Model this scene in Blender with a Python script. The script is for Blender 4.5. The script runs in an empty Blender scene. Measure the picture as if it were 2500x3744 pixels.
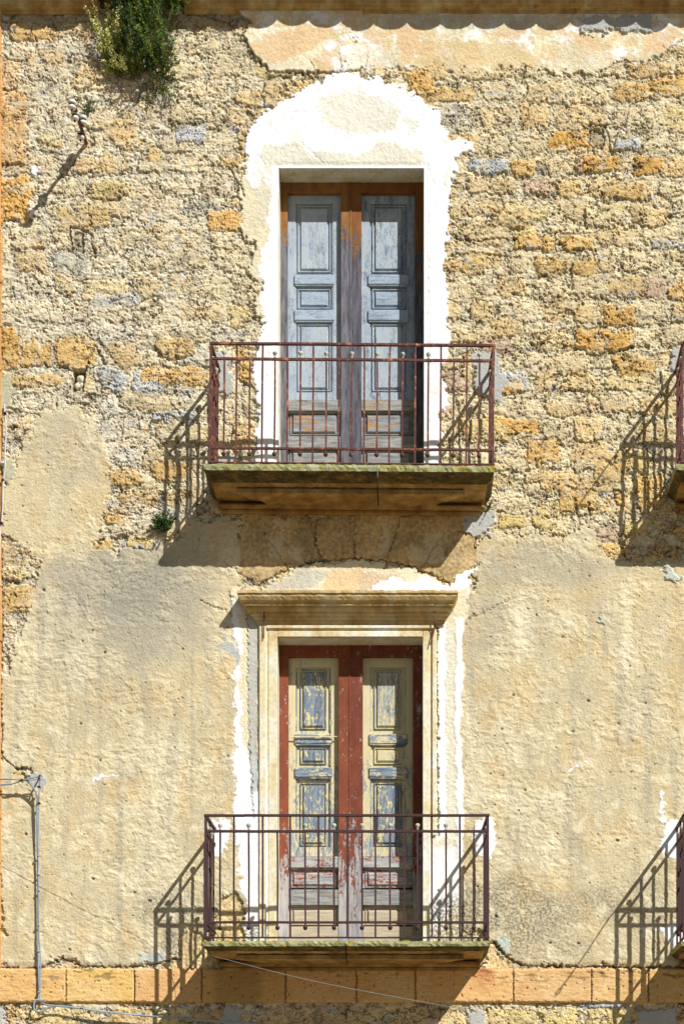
import bpy, bmesh, math, random
import numpy as np
from mathutils import Vector, Matrix

# ------------------------------------------------------------------ units
# the facade is measured on its own plane: x right, y down, d = distance out
# from the wall face, all in units of 1/450 m
S = 450.0
CX, HY, CD = 1500.0, 4400.0, 6995.0      # camera foot point on the wall and its distance
GY = 5120.0                              # street level
def W(x, y, d=0.0):
    return Vector(((x - 1250.0) / S, -d / S, (GY - y) / S))
def F(x, y, d):
    """measured point of something standing d out of the wall -> wall x, y"""
    k = 1.0 + d / (CD - d)
    return CX + (x - CX) / k, HY + (y - HY) / k

# ------------------------------------------------------------------ camera
scene = bpy.context.scene
C = scene.collection
cam = bpy.data.cameras.new("Camera")
cam_o = bpy.data.objects.new("Camera", cam); C.objects.link(cam_o)
cam_o.location = W(CX, HY, CD); cam_o.rotation_euler = (math.pi / 2, 0, 0)
cam.sensor_fit = 'HORIZONTAL'; cam.sensor_width = 36.0
cam.lens = 36.0 * CD / 2500.0
cam.shift_x = (1250.0 - CX) / 2500.0
cam.shift_y = (HY - 1872.0) / 2500.0
cam.clip_start = 0.1; cam.clip_end = 500.0
scene.camera = cam_o

# ------------------------------------------------------------------ light
sd = Vector((-0.83, 1.0, -1.165)).normalized()        # direction the sunlight travels
sun_el = math.asin(-sd.z); sun_az = math.atan2(-sd.x, -sd.y)   # from +Y, clockwise
world = bpy.data.worlds.new("World"); scene.world = world; world.use_nodes = True
wn = world.node_tree; bg = wn.nodes['Background']
sky = wn.nodes.new('ShaderNodeTexSky'); sky.sky_type = 'NISHITA'; sky.sun_disc = False
sky.sun_elevation = sun_el; sky.sun_rotation = sun_az % (2 * math.pi)
wn.links.new(sky.outputs[0], bg.inputs[0]); bg.inputs[1].default_value = 0.042
sl = bpy.data.lights.new("Sun", 'SUN'); sl.energy = 5.0; sl.angle = math.radians(0.5)
sl.color = (1.0, 0.985, 0.95)
so = bpy.data.objects.new("Sun", sl); C.objects.link(so)
so.rotation_euler = sd.to_track_quat('-Z', 'Y').to_euler(); so.location = (6, -10, 15)
scene.view_settings.view_transform = 'Standard'; scene.view_settings.look = 'None'
scene.view_settings.exposure = 0.27; scene.view_settings.gamma = 1.0

# ------------------------------------------------------------------ helpers
def lin(c, k=1.0):
    r = []
    for v in c:
        v = v / 255.0
        r.append(k * (v / 12.92 if v <= 0.04045 else ((v + 0.055) / 1.055) ** 2.4))
    return tuple(r)
def col(c, k=0.8):
    return lin(c, k) + (1.0,)
def tag(o, label=None, cat=None, group=None, kind=None):
    if label: o['label'] = label
    if cat: o['category'] = cat
    if group: o['group'] = group
    if kind: o['kind'] = kind
    return o
def empty(name, loc=(0, 0, 0), parent=None):
    o = bpy.data.objects.new(name, None); C.objects.link(o); o.location = loc
    o.empty_display_size = 0.2
    if parent: o.parent = parent
    return o
def mk(name, bm, mats, parent=None, smooth=False, org=(0, 0, 0)):
    me = bpy.data.meshes.new(name)
    if org != (0, 0, 0): bmesh.ops.translate(bm, verts=bm.verts, vec=-Vector(org))
    bmesh.ops.recalc_face_normals(bm, faces=bm.faces)
    bm.to_mesh(me); bm.free()
    for m in (mats if isinstance(mats, (list, tuple)) else [mats]): me.materials.append(m)
    if smooth:
        for p in me.polygons: p.use_smooth = True
    o = bpy.data.objects.new(name, me); C.objects.link(o)
    if parent: o.parent = parent
    return o
def bx(bm, x0, x1, y0, y1, d0, d1, bev=0.0, mi=0):
    """box in wall units, optional bevel"""
    vs = [bm.verts.new(W(x, y, d)) for d in (d0, d1) for y in (y0, y1) for x in (x0, x1)]
    fs = [bm.faces.new([vs[i] for i in q]) for q in
          ((0, 1, 3, 2), (4, 6, 7, 5), (0, 4, 5, 1), (2, 3, 7, 6), (0, 2, 6, 4), (1, 5, 7, 3))]
    for f in fs: f.material_index = mi
    if bev:
        es = list({e for f in fs for e in f.edges})
        r = bmesh.ops.bevel(bm, geom=es, offset=bev / S, segments=1, affect='EDGES', profile=0.5)
        for f in r['faces']: f.material_index = mi
    return vs
def frustum(bm, x0, x1, y0, y1, d0, d1, ins):
    a = [bm.verts.new(W(x, y, d0)) for x, y in ((x0, y0), (x1, y0), (x1, y1), (x0, y1))]
    b = [bm.verts.new(W(x, y, d1)) for x, y in
         ((x0 + ins, y0 + ins), (x1 - ins, y0 + ins), (x1 - ins, y1 - ins), (x0 + ins, y1 - ins))]
    bm.faces.new(b); bm.faces.new(a[::-1])
    for i in range(4):
        j = (i + 1) % 4
        bm.faces.new((a[i], a[j], b[j], b[i]))
def tube(bm, pts, r, n=8, caps=True):
    """round tube through world points; r number or list"""
    pts = [Vector(p) for p in pts]; N = len(pts)
    rr = r if isinstance(r, (list, tuple)) else [r] * N
    t0 = (pts[1] - pts[0]).normalized()
    up = Vector((0, 0, 1)) if abs(t0.z) < 0.9 else Vector((1, 0, 0))
    u = t0.cross(up).normalized(); rings = []
    for i, p in enumerate(pts):
        t = (pts[min(i + 1, N - 1)] - pts[max(i - 1, 0)])
        t = t.normalized() if t.length > 1e-9 else t0
        u = (u - t * u.dot(t))
        u = u.normalized() if u.length > 1e-6 else t.orthogonal().normalized()
        v = t.cross(u)
        rings.append([bm.verts.new(p + (u * math.cos(a) + v * math.sin(a)) * rr[i])
                      for a in [2 * math.pi * k / n for k in range(n)]])
    for i in range(N - 1):
        for k in range(n):
            bm.faces.new((rings[i][k], rings[i][(k + 1) % n], rings[i + 1][(k + 1) % n], rings[i + 1][k]))
    if caps:
        bm.faces.new(rings[0][::-1]); bm.faces.new(rings[-1])
def spline(pts, n=8):
    P = [np.array(p, float) for p in pts]; P = [2 * P[0] - P[1]] + P + [2 * P[-1] - P[-2]]
    out = []
    for i in range(1, len(P) - 2):
        for k in range(n):
            t = k / n
            out.append(0.5 * ((2 * P[i]) + (-P[i-1] + P[i+1]) * t + (2*P[i-1] - 5*P[i] + 4*P[i+1] - P[i+2]) * t*t
                              + (-P[i-1] + 3*P[i] - 3*P[i+1] + P[i+2]) * t**3))
    out.append(P[-2]); return out
def wires(pts, n=8): return [W(*p) for p in spline(pts, n)]
def lathe(bm, c, prof, n=12, axis='z'):
    """prof: (radius, height) in wall units round world point c"""
    rings = []
    for r, h in prof:
        ring = []
        for k in range(n):
            a = 2 * math.pi * k / n
            ring.append(bm.verts.new(c + Vector((r * math.cos(a), r * math.sin(a), h)) / S))
        rings.append(ring)
    for i in range(len(rings) - 1):
        for k in range(n):
            bm.faces.new((rings[i][k], rings[i][(k+1) % n], rings[i+1][(k+1) % n], rings[i+1][k]))
    bm.faces.new(rings[0][::-1]); bm.faces.new(rings[-1])
def moulding(bm, prof, xl, xr, nseg=60, jit=0.0, topjit=0.0, seed=0, mi=None):
    """extrude a (d, y) profile from xl(d) to xr(d); ends close back to the wall"""
    rnd = random.Random(seed); cols = []
    n1 = [rnd.uniform(-1, 1) for _ in range(nseg + 2)]; n2 = [rnd.uniform(-1, 1) for _ in range(nseg + 2)]
    for s in range(nseg + 1):
        t = s / nseg; c = []
        for i, (d, y) in enumerate(prof):
            x = xl(d) * (1 - t) + xr(d) * t
            w = math.sin(i * 1.7 + 3 * n1[s]) * jit
            ty = topjit * (0.6 * n2[s] + 0.4 * n1[s - 1]) if i in (0, 1) else topjit * 0.15 * n2[s]
            c.append(bm.verts.new(W(x, y + w * 0.6 + ty, d + (w if d > 1 else 0))))
        cols.append(c)
    for s in range(nseg):
        for i in range(len(prof) - 1):
            f = bm.faces.new((cols[s][i], cols[s+1][i], cols[s+1][i+1], cols[s][i+1]))
            if mi: f.material_index = mi[i]
    for c, sgn in ((cols[0], 0), (cols[-1], 1)):           # returns: run each profile point back to the wall
        back = [bm.verts.new(Vector((v.co.x, 0.01, v.co.z))) for v in c]
        for i in range(len(prof) - 1):
            f = bm.faces.new((c[i], c[i+1], back[i+1], back[i]))
            if mi: f.material_index = mi[i]

# ------------------------------------------------------------------ materials
class NT:
    def __init__(s, name, rough=0.9, spec=0.25):
        s.m = bpy.data.materials.new(name); s.m.use_nodes = True
        s.t = s.m.node_tree; s.b = s.t.nodes['Principled BSDF']
        s.b.inputs['Roughness'].default_value = rough
        s.b.inputs['Specular IOR Level'].default_value = spec
        s.co = s.n('ShaderNodeTexCoord').outputs['Object']
    def n(s, k): return s.t.nodes.new(k)
    def L(s, a, b): s.t.links.new(a, b)
    def vec(s, sc=(1, 1, 1), off=(0, 0, 0)):
        m = s.n('ShaderNodeMapping'); s.L(s.co, m.inputs[0])
        m.inputs['Scale'].default_value = sc; m.inputs['Location'].default_value = off
        return m.outputs[0]
    def noise(s, scale, detail=4, rough=0.6, st=(1, 1, 1), off=(0, 0, 0)):
        k = s.n('ShaderNodeTexNoise'); s.L(s.vec(st, off), k.inputs['Vector'])
        k.inputs['Scale'].default_value = scale; k.inputs['Detail'].default_value = detail
        k.inputs['Roughness'].default_value = rough
        return k.outputs['Fac']
    def voro(s, scale, st=(1, 1, 1), feat='F1'):
        k = s.n('ShaderNodeTexVoronoi'); s.L(s.vec(st), k.inputs['Vector']); k.feature = feat
        k.inputs['Scale'].default_value = scale; return k.outputs['Distance']
    def ramp(s, f, pts):
        r = s.n('ShaderNodeValToRGB'); s.L(f, r.inputs[0]); e = r.color_ramp.elements
        while len(e) < len(pts): e.new(0.5)
        for i, (p, c) in enumerate(pts):
            e[i].position = p; e[i].color = c if isinstance(c, tuple) else (c, c, c, 1)
        return r.outputs[0]
    def mix(s, f, a, b, mode='MIX'):
        k = s.n('ShaderNodeMix'); k.data_type = 'RGBA'; k.blend_type = mode
        for v, i in ((f, 0), (a, 6), (b, 7)):
            if hasattr(v, 'is_output') or hasattr(v, 'links'): s.L(v, k.inputs[i])
            else: k.inputs[i].default_value = v
        return k.outputs[2]
    def math(s, op, a, b=0.0):
        k = s.n('ShaderNodeMath'); k.operation = op
        for v, i in ((a, 0), (b, 1)):
            if hasattr(v, 'links'): s.L(v, k.inputs[i])
            else: k.inputs[i].default_value = v
        return k.outputs[0]
    def axis(s, i):
        k = s.n('ShaderNodeSeparateXYZ'); s.L(s.co, k.inputs[0]); return k.outputs[i]
    def maprange(s, v, a, b, c=0.0, d=1.0):
        k = s.n('ShaderNodeMapRange'); s.L(v, k.inputs[0])
        for i, q in enumerate((a, b, c, d)): k.inputs[i + 1].default_value = q
        return k.outputs[0]
    def bump(s, h, st, dist=0.01):
        k = s.n('ShaderNodeBump'); s.L(h, k.inputs['Height']); k.inputs['Strength'].default_value = st
        k.inputs['Distance'].default_value = dist; s.L(k.outputs[0], s.b.inputs['Normal'])
    def out(s, c): s.L(c, s.b.inputs['Base Color']); return s.m

def stone_mat(name, c1, c2, c3, sc=6, st=(1, 1, 1), bump=0.6, k=0.8):
    m = NT(name)
    a = m.noise(sc, 6, 0.65, st); b = m.noise(sc * 6, 4, 0.7)
    c = m.ramp(a, [(0.32, col(c1, k)), (0.5, col(c2, k)), (0.68, col(c3, k))])
    c = m.mix(0.5, c, m.ramp(b, [(0.3, 0.62), (0.65, 1.25)]), 'MULTIPLY')
    m.bump(m.math('ADD', m.noise(90, 4, 0.7), m.math('MULTIPLY', m.noise(25, 4), 1.5)), bump, 0.01)
    return m.out(c)
def peel_mat(name, paint, wood1, wood2, cov, grain='z', z=None, seed=0, paint2=None, soft=0.03, k=0.8):
    """paint flaking off weathered wood; cov 0..1 share of paint left; z=(z0,c0,z1,c1) lets it vary with height"""
    m = NT(name, 0.75)
    st = (1, 1, 0.13) if grain == 'z' else (0.13, 1, 1)
    off = (seed * 3.1, seed * 1.7, seed * 2.3)
    w = m.noise(42, 6, 0.7, st, off)
    wood = m.ramp(w, [(0.3, col(wood1, k)), (0.62, col(wood2, k))])
    pt = m.ramp(m.noise(14, 4, 0.6, (1, 1, 0.5), off), [(0.3, col(paint2 or paint, k)), (0.65, col(paint, k))])
    f = m.math('ADD', m.math('MULTIPLY', m.noise(8, 8, 0.8, (1, 1, 0.4) if grain == 'z' else (0.4, 1, 1), off), 0.5),
               m.math('MULTIPLY', m.noise(70, 4, 0.7, st, off), 0.25))
    f = m.math('ADD', f, m.math('MULTIPLY', m.noise(55, 5, 0.75, (1, 1, .6) if grain == 'z' else (.6, 1, 1), off), 0.35))
    if z:
        thr = m.maprange(m.axis(2), z[0], z[2], z[1], z[3])
    else:
        v = m.n('ShaderNodeValue'); v.outputs[0].default_value = cov; thr = v.outputs[0]
    f = m.math('ADD', m.math('MULTIPLY', m.math('SUBTRACT', f, .55), 2.0), .55)
    # f has mean ~0.55; paint where f < threshold built from coverage
    t2 = m.maprange(thr, 0, 1, 0.33, 0.77)
    dlt = m.math('SUBTRACT', t2, f)
    mask = m.maprange(dlt, -soft, soft, 0, 1)
    c = m.mix(mask, wood, pt)
    fine = m.ramp(m.noise(200, 3, 0.7), [(0.3, 0.8), (0.7, 1.12)])
    c = m.mix(0.6, c, fine, 'MULTIPLY')
    m.bump(m.math('ADD', m.math('MULTIPLY', mask, 0.6), w), 0.55, 0.004)
    return m.out(c)
def metal_mat(name, base, rust, amt, hi=None):
    m = NT(name, 0.7, 0.3)
    f = m.noise(28, 6, 0.75); g = m.noise(9, 3, 0.6)
    c = m.ramp(m.math('ADD', m.math('MULTIPLY', f, 0.7), m.math('MULTIPLY', g, 0.3)),
               [(0.35, col(base)), (amt, col(base)), (amt + 0.05, col(rust)), (min(amt + 0.16, 1), col(hi or rust))])
    m.bump(f, 0.6, 0.003)
    return m.out(c)
# ------------------------------------------------------------------ wall relief and colour
STEP = 2.5
WX0, WX1, WY0, WY1 = -160.0, 2680.0, -90.0, 3860.0
def _hash(ix, iy, seed):
    h = (ix.astype(np.int64) * 374761393 + iy.astype(np.int64) * 668265263 + seed * 974711) & 0xFFFFFFFF
    h = ((h ^ (h >> 13)) * 1274126177) & 0xFFFFFFFF
    h = ((h ^ (h >> 16)) * 2246822519) & 0xFFFFFFFF
    return ((h ^ (h >> 15)) & 0xFFFFFF).astype(np.float32) / np.float32(0xFFFFFF)
def perlin(x, y, seed):
    x0 = np.floor(x); y0 = np.floor(y); fx = (x - x0).astype(np.float32); fy = (y - y0).astype(np.float32)
    u = fx * fx * fx * (fx * (fx * 6 - 15) + 10); v = fy * fy * fy * (fy * (fy * 6 - 15) + 10)
    def g(i, j):
        a = _hash(x0 + i, y0 + j, seed) * np.float32(2 * np.pi)
        return np.cos(a) * (fx - i) + np.sin(a) * (fy - j)
    n0 = g(0, 0) * (1 - u) + g(1, 0) * u; n1 = g(0, 1) * (1 - u) + g(1, 1) * u
    return (n0 * (1 - v) + n1 * v) * 1.5
def fbm(x, y, sc, octv, seed, sy=1.0, gain=0.5):
    s = 0; a = 1.0; t = 0; f = 1.0 / sc
    for o in range(octv):
        s = s + a * perlin(x * f, y * f / sy, seed + o * 17); t += a; a *= gain; f *= 2.03
    return s / t
def worley(x, y, sc, seed, sy=1.0):
    px = x / sc; py = y / (sc * sy); ix = np.floor(px); iy = np.floor(py)
    f1 = np.full(x.shape, 9.0, np.float32); f2 = f1.copy(); cid = np.zeros(x.shape, np.float32)
    for j in (-1, 0, 1):
        for i in (-1, 0, 1):
            cx = ix + i; cy = iy + j
            dx = cx + _hash(cx, cy, seed) - px; dy = cy + _hash(cx, cy, seed + 7) - py
            d = np.sqrt(dx * dx + dy * dy).astype(np.float32); r = _hash(cx, cy, seed + 13)
            nw = d < f1
            f2 = np.where(nw, f1, np.minimum(f2, d)); cid = np.where(nw, r, cid); f1 = np.where(nw, d, f1)
    return f1, f2, cid
def sst(a, b, v):
    t = np.clip((v - a) / (b - a), 0, 1); return t * t * (3 - 2 * t)
def mixc(c, k, m): c[:] = c * (1 - m[..., None]) + np.array(k, np.float32) * m[..., None]

nx = int((WX1 - WX0) / STEP) + 1; ny = int((WY1 - WY0) / STEP) + 1
X, Y = np.meshgrid(WX0 + STEP * np.arange(nx), WY0 + STEP * np.arange(ny))
X = X.astype(np.float32); Y = Y.astype(np.float32)
NA = fbm(X, Y, 60, 4, 1); NB = fbm(X, Y, 60, 4, 2); NC = fbm(X, Y, 14, 3, 3); ND = fbm(X, Y, 14, 3, 4)
NL = fbm(X, Y, 400, 4, 5); NM = fbm(X, Y, 130, 4, 6); NF = fbm(X, Y, 8, 2, 8, gain=0.7)
XW = X + 14 * NA + 6 * NC; YW = Y + 14 * NB + 6 * ND     # gently warped coordinates
XR = X + 26 * NA + 14 * NC; YR = Y + 26 * NB + 14 * ND   # ragged ones

def box_idx(x0, x1, y0, y1, pad=40):
    i0 = max(0, int((x0 - pad - WX0) / STEP)); i1 = min(nx, int((x1 + pad - WX0) / STEP) + 2)
    j0 = max(0, int((y0 - pad - WY0) / STEP)); j1 = min(ny, int((y1 + pad - WY0) / STEP) + 2)
    return slice(j0, j1), slice(i0, i1)
def psd(pts, xx, yy):
    """signed distance to polygon, negative inside"""
    d = np.full(xx.shape, 1e9, np.float32); ins = np.zeros(xx.shape, bool); n = len(pts)
    for i in range(n):
        ax, ay = pts[i]; bx_, by = pts[(i + 1) % n]
        ex, ey = bx_ - ax, by - ay; wx = xx - ax; wy = yy - ay
        t = np.clip((wx * ex + wy * ey) / (ex * ex + ey * ey + 1e-9), 0, 1)
        d = np.minimum(d, (wx - ex * t) ** 2 + (wy - ey * t) ** 2)
        c = ((ay > yy) != (by > yy)) & (xx < ex * (yy - ay) / ((ey if ey else 1e-9)) + ax)
        ins ^= c
    d = np.sqrt(d); return np.where(ins, -d, d)
def poly(pts, ragged=True, pad=60):
    xs = [p[0] for p in pts]; ys = [p[1] for p in pts]
    ix = box_idx(min(xs), max(xs), min(ys), max(ys), pad)
    a, b = (XR, YR) if ragged == 1 else ((XW, YW) if ragged == 2 else (X, Y))
    return ix, psd(pts, a[ix], b[ix])
def fullpoly(pts, ragged=True, soft=4):
    m = np.zeros(X.shape, np.float32); ix, s = poly(pts, ragged); s = s + 26 * TE[ix] + 14 * FL2[ix]; m[ix] = sst(soft, -soft, s); return m

T = {k: np.array(lin(v), np.float32) for k, v in dict(
    pale=(236, 216, 172), tan=(228, 200, 146), ochre=(228, 190, 122), orange=(230, 182, 102), yellow=(234, 208, 140),
    grey=(198, 194, 180), blue=(202, 206, 210), pink=(212, 180, 152), mort=(236, 221, 184), mortw=(230, 226, 214),
    red=(206, 152, 122), quoin=(232, 190, 132), cream=(240, 228, 194), white=(252, 252, 254), cement=(192, 193, 188),
    render=(229, 212, 172), stain=(178, 172, 154), dark=(96, 84, 58), peach=(240, 206, 158), lichen=(124, 120, 106),
    brown=(190, 146, 84), moss=(150, 142, 96), mint=(206, 214, 200)).items()}
rng = np.random.RandomState(11)

def terr(f, n, e=.75):
    """flaky terraces: flat patches that break off in small crisp steps"""
    v = f * n; i = np.floor(v); return (i + sst(e, 1.0, v - i)) / n
FL = fbm(XW, YW, 34, 4, 201, .55, .55); FL2 = fbm(XW, YW, 15, 3, 207, .6, .6)
TE = terr(FL, 7) ; TE2 = terr(FL2, 5, .7)
# --- mortar bed: packed chips and crumbs
f1, f2, cid = worley(XW, YW, 15, 21, 0.7)
g1, g2, gid = worley(X + 20 * NA, Y + 20 * NB, 34, 22, 0.62)
e1 = f2 - f1; e2 = g2 - g1
chips = sst(0.0, 0.35, e1) * (0.4 + 0.9 * cid)
H = 1.2 * chips + 1.6 * sst(0, 0.25, e2) * (0.3 + gid) + 6.5 * TE + 2.6 * TE2 + 2 * NA
COL = np.empty(X.shape + (3,), np.float32)
leftness = sst(1100, 500, X + 300 * NL)
COL[:] = T['mort']; mixc(COL, T['mortw'], leftness * 0.3)
COL *= (0.88 + 0.24 * cid)[..., None] * (1 + 0.25 * NM)[..., None]
mixc(COL, T['orange'] * 0.9, ((cid > 0.93) & (NM > -0.05)) * sst(0.08, 0.2, e1) * 0.75)
mixc(COL, T['red'], ((cid < 0.018)) * sst(0.08, 0.2, e1) * 0.6)

# --- stones: (x0, y0, x1, y1, colour, visibility, slant)
def stone(x0, y0, x1, y1, k, vis=1.0, tilt=None, hgt=None, slant=0.0, rnd=0.5):
    ix = box_idx(x0, x1, y0, y1, 30); xx = XR[ix]; yy = YR[ix]
    cx, cy = (x0 + x1) / 2, (y0 + y1) / 2; hx, hy = (x1 - x0) / 2, (y1 - y0) / 2
    yy = yy + slant * (xx - cx)
    r = min(hx, hy) * rnd
    qx = np.abs(xx - cx) - hx + r; qy = np.abs(yy - cy) - hy + r
    sd_ = np.sqrt(np.maximum(qx, 0) ** 2 + np.maximum(qy, 0) ** 2) + np.minimum(np.maximum(qx, qy), 0) - r
    m = sst(2, -7, sd_); rim = sst(6, 0, np.abs(sd_ - 1.5))
    t = tilt if tilt is not None else rng.uniform(-0.06, 0.06, 2)
    hg = hgt if hgt is not None else rng.uniform(2, 9)
    dome = sst(0, -28, sd_)
    hs = hg + 2.2 * dome + t[0] * (xx - cx) + t[1] * (yy - cy) + 3 * NB[ix] + 3 * TE[ix] + .9 * TE2[ix] + .3 * NF[ix]
    rim = rim * np.clip(.75 + 2.2 * FL[ix], 0, 1.3)
    H[ix] = H[ix] * (1 - m * max(vis, 0.5)) + hs * m * max(vis, 0.5) - rim * 4.5 * vis
    COL[ix] *= (1 - .3 * rim * vis)[..., None]
    c = (T[k] if isinstance(k, str) else k)
    n = (rng.uniform(.9, 1.1) + 0.22 * NM[ix] + 0.3 * NC[ix] + 0.2 * NB[ix])[..., None]
    mm = (m * vis * np.clip(1.0 + 1.3 * NA[ix] + .8 * NC[ix], 0.15, 1))[..., None]
    COL[ix] = COL[ix] * (1 - mm) + c * n * mm
    # worn pits
    p = (fbm(X[ix], Y[ix], 11, 2, int(x0) % 97 + 50) > 0.5) * m
    H[ix] -= 3.5 * p * vis
Q = {0: 'pale', 1: 'tan', 2: 'ochre', 3: 'grey', 4: 'pink', 5: 'yellow', 6: 'blue'}
y = -20.0; row = 0
while y < 3900:
    h = rng.uniform(72, 108); x = -200 - rng.uniform(0, 120)
    while x < 2700:
        w = rng.uniform(95, 215)
        gx, gy = rng.uniform(10, 26), rng.uniform(12, 26)
        left = x < 1000
        pr = [0.42, 0.30, 0.07, 0.08, 0.03, 0.07, 0.03] if left else [0.36, 0.37, 0.08, 0.06, 0.06, 0.05, 0.02]
        k = Q[rng.choice(7, p=pr)]
        v = rng.uniform(0.2, 0.8) if left else rng.uniform(0.5, 0.95)
        dy = rng.uniform(-10, 10)
        stone(x + gx / 2, y + gy / 2 + dy, x + w - gx / 2, y + h - gy / 2 + dy, k, v, rnd=rng.uniform(0.35, 0.8))
        x += w
    y += h; row += 1
EX = [  # stones one can pick out on the facade
 (32,85,207,150,'ochre'),(0,215,75,330,'peach'),(0,330,100,600,'quoin'),(0,640,118,812,'orange'),(0,1205,72,1350,'orange'),
 (0,850,45,1190,'mort',.6),(207,765,405,838,'ochre',.8),(765,765,892,845,'orange',.85),(328,662,470,728,'yellow',.8),(800,562,892,615,'ochre',.8),
 (280,570,420,640,'ochre',.6),(540,540,590,600,'ochre',.8),(370,430,500,520,'ochre',.7),(620,380,780,460,'pale',.9),(640,450,760,520,'blue',.8),
 (870,470,960,560,'ochre',.6),(860,320,960,390,'tan',.9),(960,290,1030,400,'tan',.9),(90,190,240,240,'ochre',.55),(270,245,400,335,'ochre',.5),
 (2006,482,2160,538,'orange'),(2136,570,2266,633,'orange',.95),(2312,566,2420,632,'orange',.95),(2362,284,2520,352,'ochre'),
 (1492,268,1590,355,'orange',.9),(1886,862,2025,914,'ochre'),(2055,868,2175,915,'ochre'),(1950,940,2078,1005,'ochre',.95),(2090,945,2188,1005,'ochre',.9),
 (2200,1128,2330,1190,'orange',.9),(2105,1208,2310,1280,'orange'),(2240,1305,2395,1375,'ochre'),(1815,1388,1910,1440,'ochre',.95),
 (1835,1525,1970,1588,'orange',.9),(1921,1602,2050,1698,'ochre'),(2215,1010,2360,1080,'tan'),(1790,1160,1905,1240,'tan'),(2060,1240,2100,1300,'tan'),
 (1625,940,1770,1000,'ochre',.7),(1790,745,1935,830,'tan'),(2200,670,2360,730,'ochre',.85),(2340,760,2440,830,'tan'),(2130,770,2300,830,'pale'),
 (1760,1240,1880,1300,'pink'),(2445,1040,2540,1110,'ochre',.9),(1965,1720,2110,1790,'ochre',.7),(2040,1790,2180,1865,'ochre'),(2245,1795,2290,1850,'ochre'),
 (2320,1735,2435,1860,'ochre'),(1815,1875,1925,1930,'yellow'),(1940,1890,2030,1935,'yellow'),(2190,1985,2290,2030,'ochre'),(2000,1080,2110,1150,'pale'),
 (1740,1300,1790,1350,'yellow'),(2010,1290,2150,1370,'pale'),(2170,1690,2290,1760,'ochre',.7),(2085,1620,2240,1690,'tan'),
 (207,1235,352,1347,'ochre'),(80,1250,195,1342,'ochre'),(526,1340,762,1405,'ochre'),(566,1230,715,1305,'ochre',.8),(48,1368,240,1412,'ochre',.9),
 (400,1250,500,1330,'tan',.9),(440,1430,620,1500,'tan',.7),(560,1690,690,1760,'ochre'),(395,1720,520,1778,'ochre',.9),(430,1795,590,1850,'ochre',.85),
 (600,1790,740,1850,'ochre',.6),(390,1870,450,1920,'ochre'),(330,1975,420,2010,'ochre',.9),(460,1955,560,2005,'yellow'),(420,1945,478,1968,'red'),
 (240,1420,330,1470,'mort',.7),(560,1500,720,1540,'blue',.7),(340,1070,510,1120,'blue',.6),(2380,880,2520,905,'blue',.6),(2250,505,2340,550,'blue',.9),
 (2040,225,2090,245,'blue',.8),(1990,200,2180,270,'pale',.8),(10,2140,140,2245,'ochre',.95),(6,2005,140,2070,'tan',.8),(8,2080,110,2130,'yellow',.7),
 (870,1280,920,1400,'ochre'),(1690,1290,1720,1390,'yellow',.9),(850,1250,930,1275,'yellow',.8),(1920,1720,2040,1770,'tan',.8),(850,1560,930,1650,'tan'),
 (880,1350,940,1410,'ochre'),(30,3560,300,3650,'tan',0),
 (90,3690,360,3780,'yellow',.8),(380,3690,560,3780,'ochre',.8),(1780,3690,1960,3790,'yellow',.9),(1975,3690,2110,3790,'yellow',.9),(2150,3690,2300,3790,'yellow',.9),
 (20,3685,90,3780,'ochre',.8),(570,3690,690,3780,'yellow',.8),(2310,3690,2480,3790,'ochre',.8),(700,3690,900,3790,'ochre',.8),(930,3690,1150,3790,'tan',.8),(1180,3690,1400,3790,'tan',.8),(1450,3690,1700,3790,'tan',.8)]
for e in EX:
    if len(e) > 5 and e[5] == 0: continue
    stone(e[0], e[1], e[2], e[3], e[4], e[5] if len(e) > 5 else 1.0, hgt=rng.uniform(4, 9), rnd=rng.uniform(.35, .6))
# bluish mineral smears and black lichen in the joints
sm = fbm(X, Y, 90, 4, 61, 0.45)
mixc(COL, T['blue'], sst(0.3, 0.5, sm) * 0.55)
lc = fbm(X, Y, 120, 5, 63, 0.5)
mixc(COL, T['lichen'], sst(0.16, 0.42, lc) * sst(0.35, 0.1, e1) * 0.75)
mixc(COL, T['ochre'], sst(0.28, 0.55, fbm(X, Y, 200, 4, 64)) * 0.4)
# flaky fissures
fs = np.abs(fbm(X, Y, 46, 4, 65, 0.45)); fm = sst(0.035, 0.0, fs) * sst(-0.15, 0.2, NM)
H -= 6 * fm; COL *= (1 - 0.30 * fm)[..., None]
pit = sst(0.42, 0.6, fbm(X, Y, 17, 3, 66, 0.6)); H -= 4 * pit; COL *= (1 - 0.22 * pit)[..., None]

def crack(pts, w=3.0, dep=9.0, dark=0.55, rag=True):
    xs = [p[0] for p in pts]; ys = [p[1] for p in pts]
    ix = box_idx(min(xs), max(xs), min(ys), max(ys), 30)
    xx = X[ix] + 9 * NA[ix] + 11 * NC[ix]; yy = Y[ix] + 9 * NB[ix] + 11 * ND[ix]; d = np.full(xx.shape, 1e9, np.float32)
    for (ax, ay), (b0, b1) in zip(pts[:-1], pts[1:]):
        ex, ey = b0 - ax, b1 - ay; wx = xx - ax; wy = yy - ay
        t = np.clip((wx * ex + wy * ey) / (ex * ex + ey * ey), 0, 1)
        d = np.minimum(d, np.hypot(wx - ex * t, wy - ey * t))
    m = sst(w + 1.5, w * 0.3, d); H[ix] -= dep * m; COL[ix] *= (1 - dark * m)[..., None]

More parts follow.
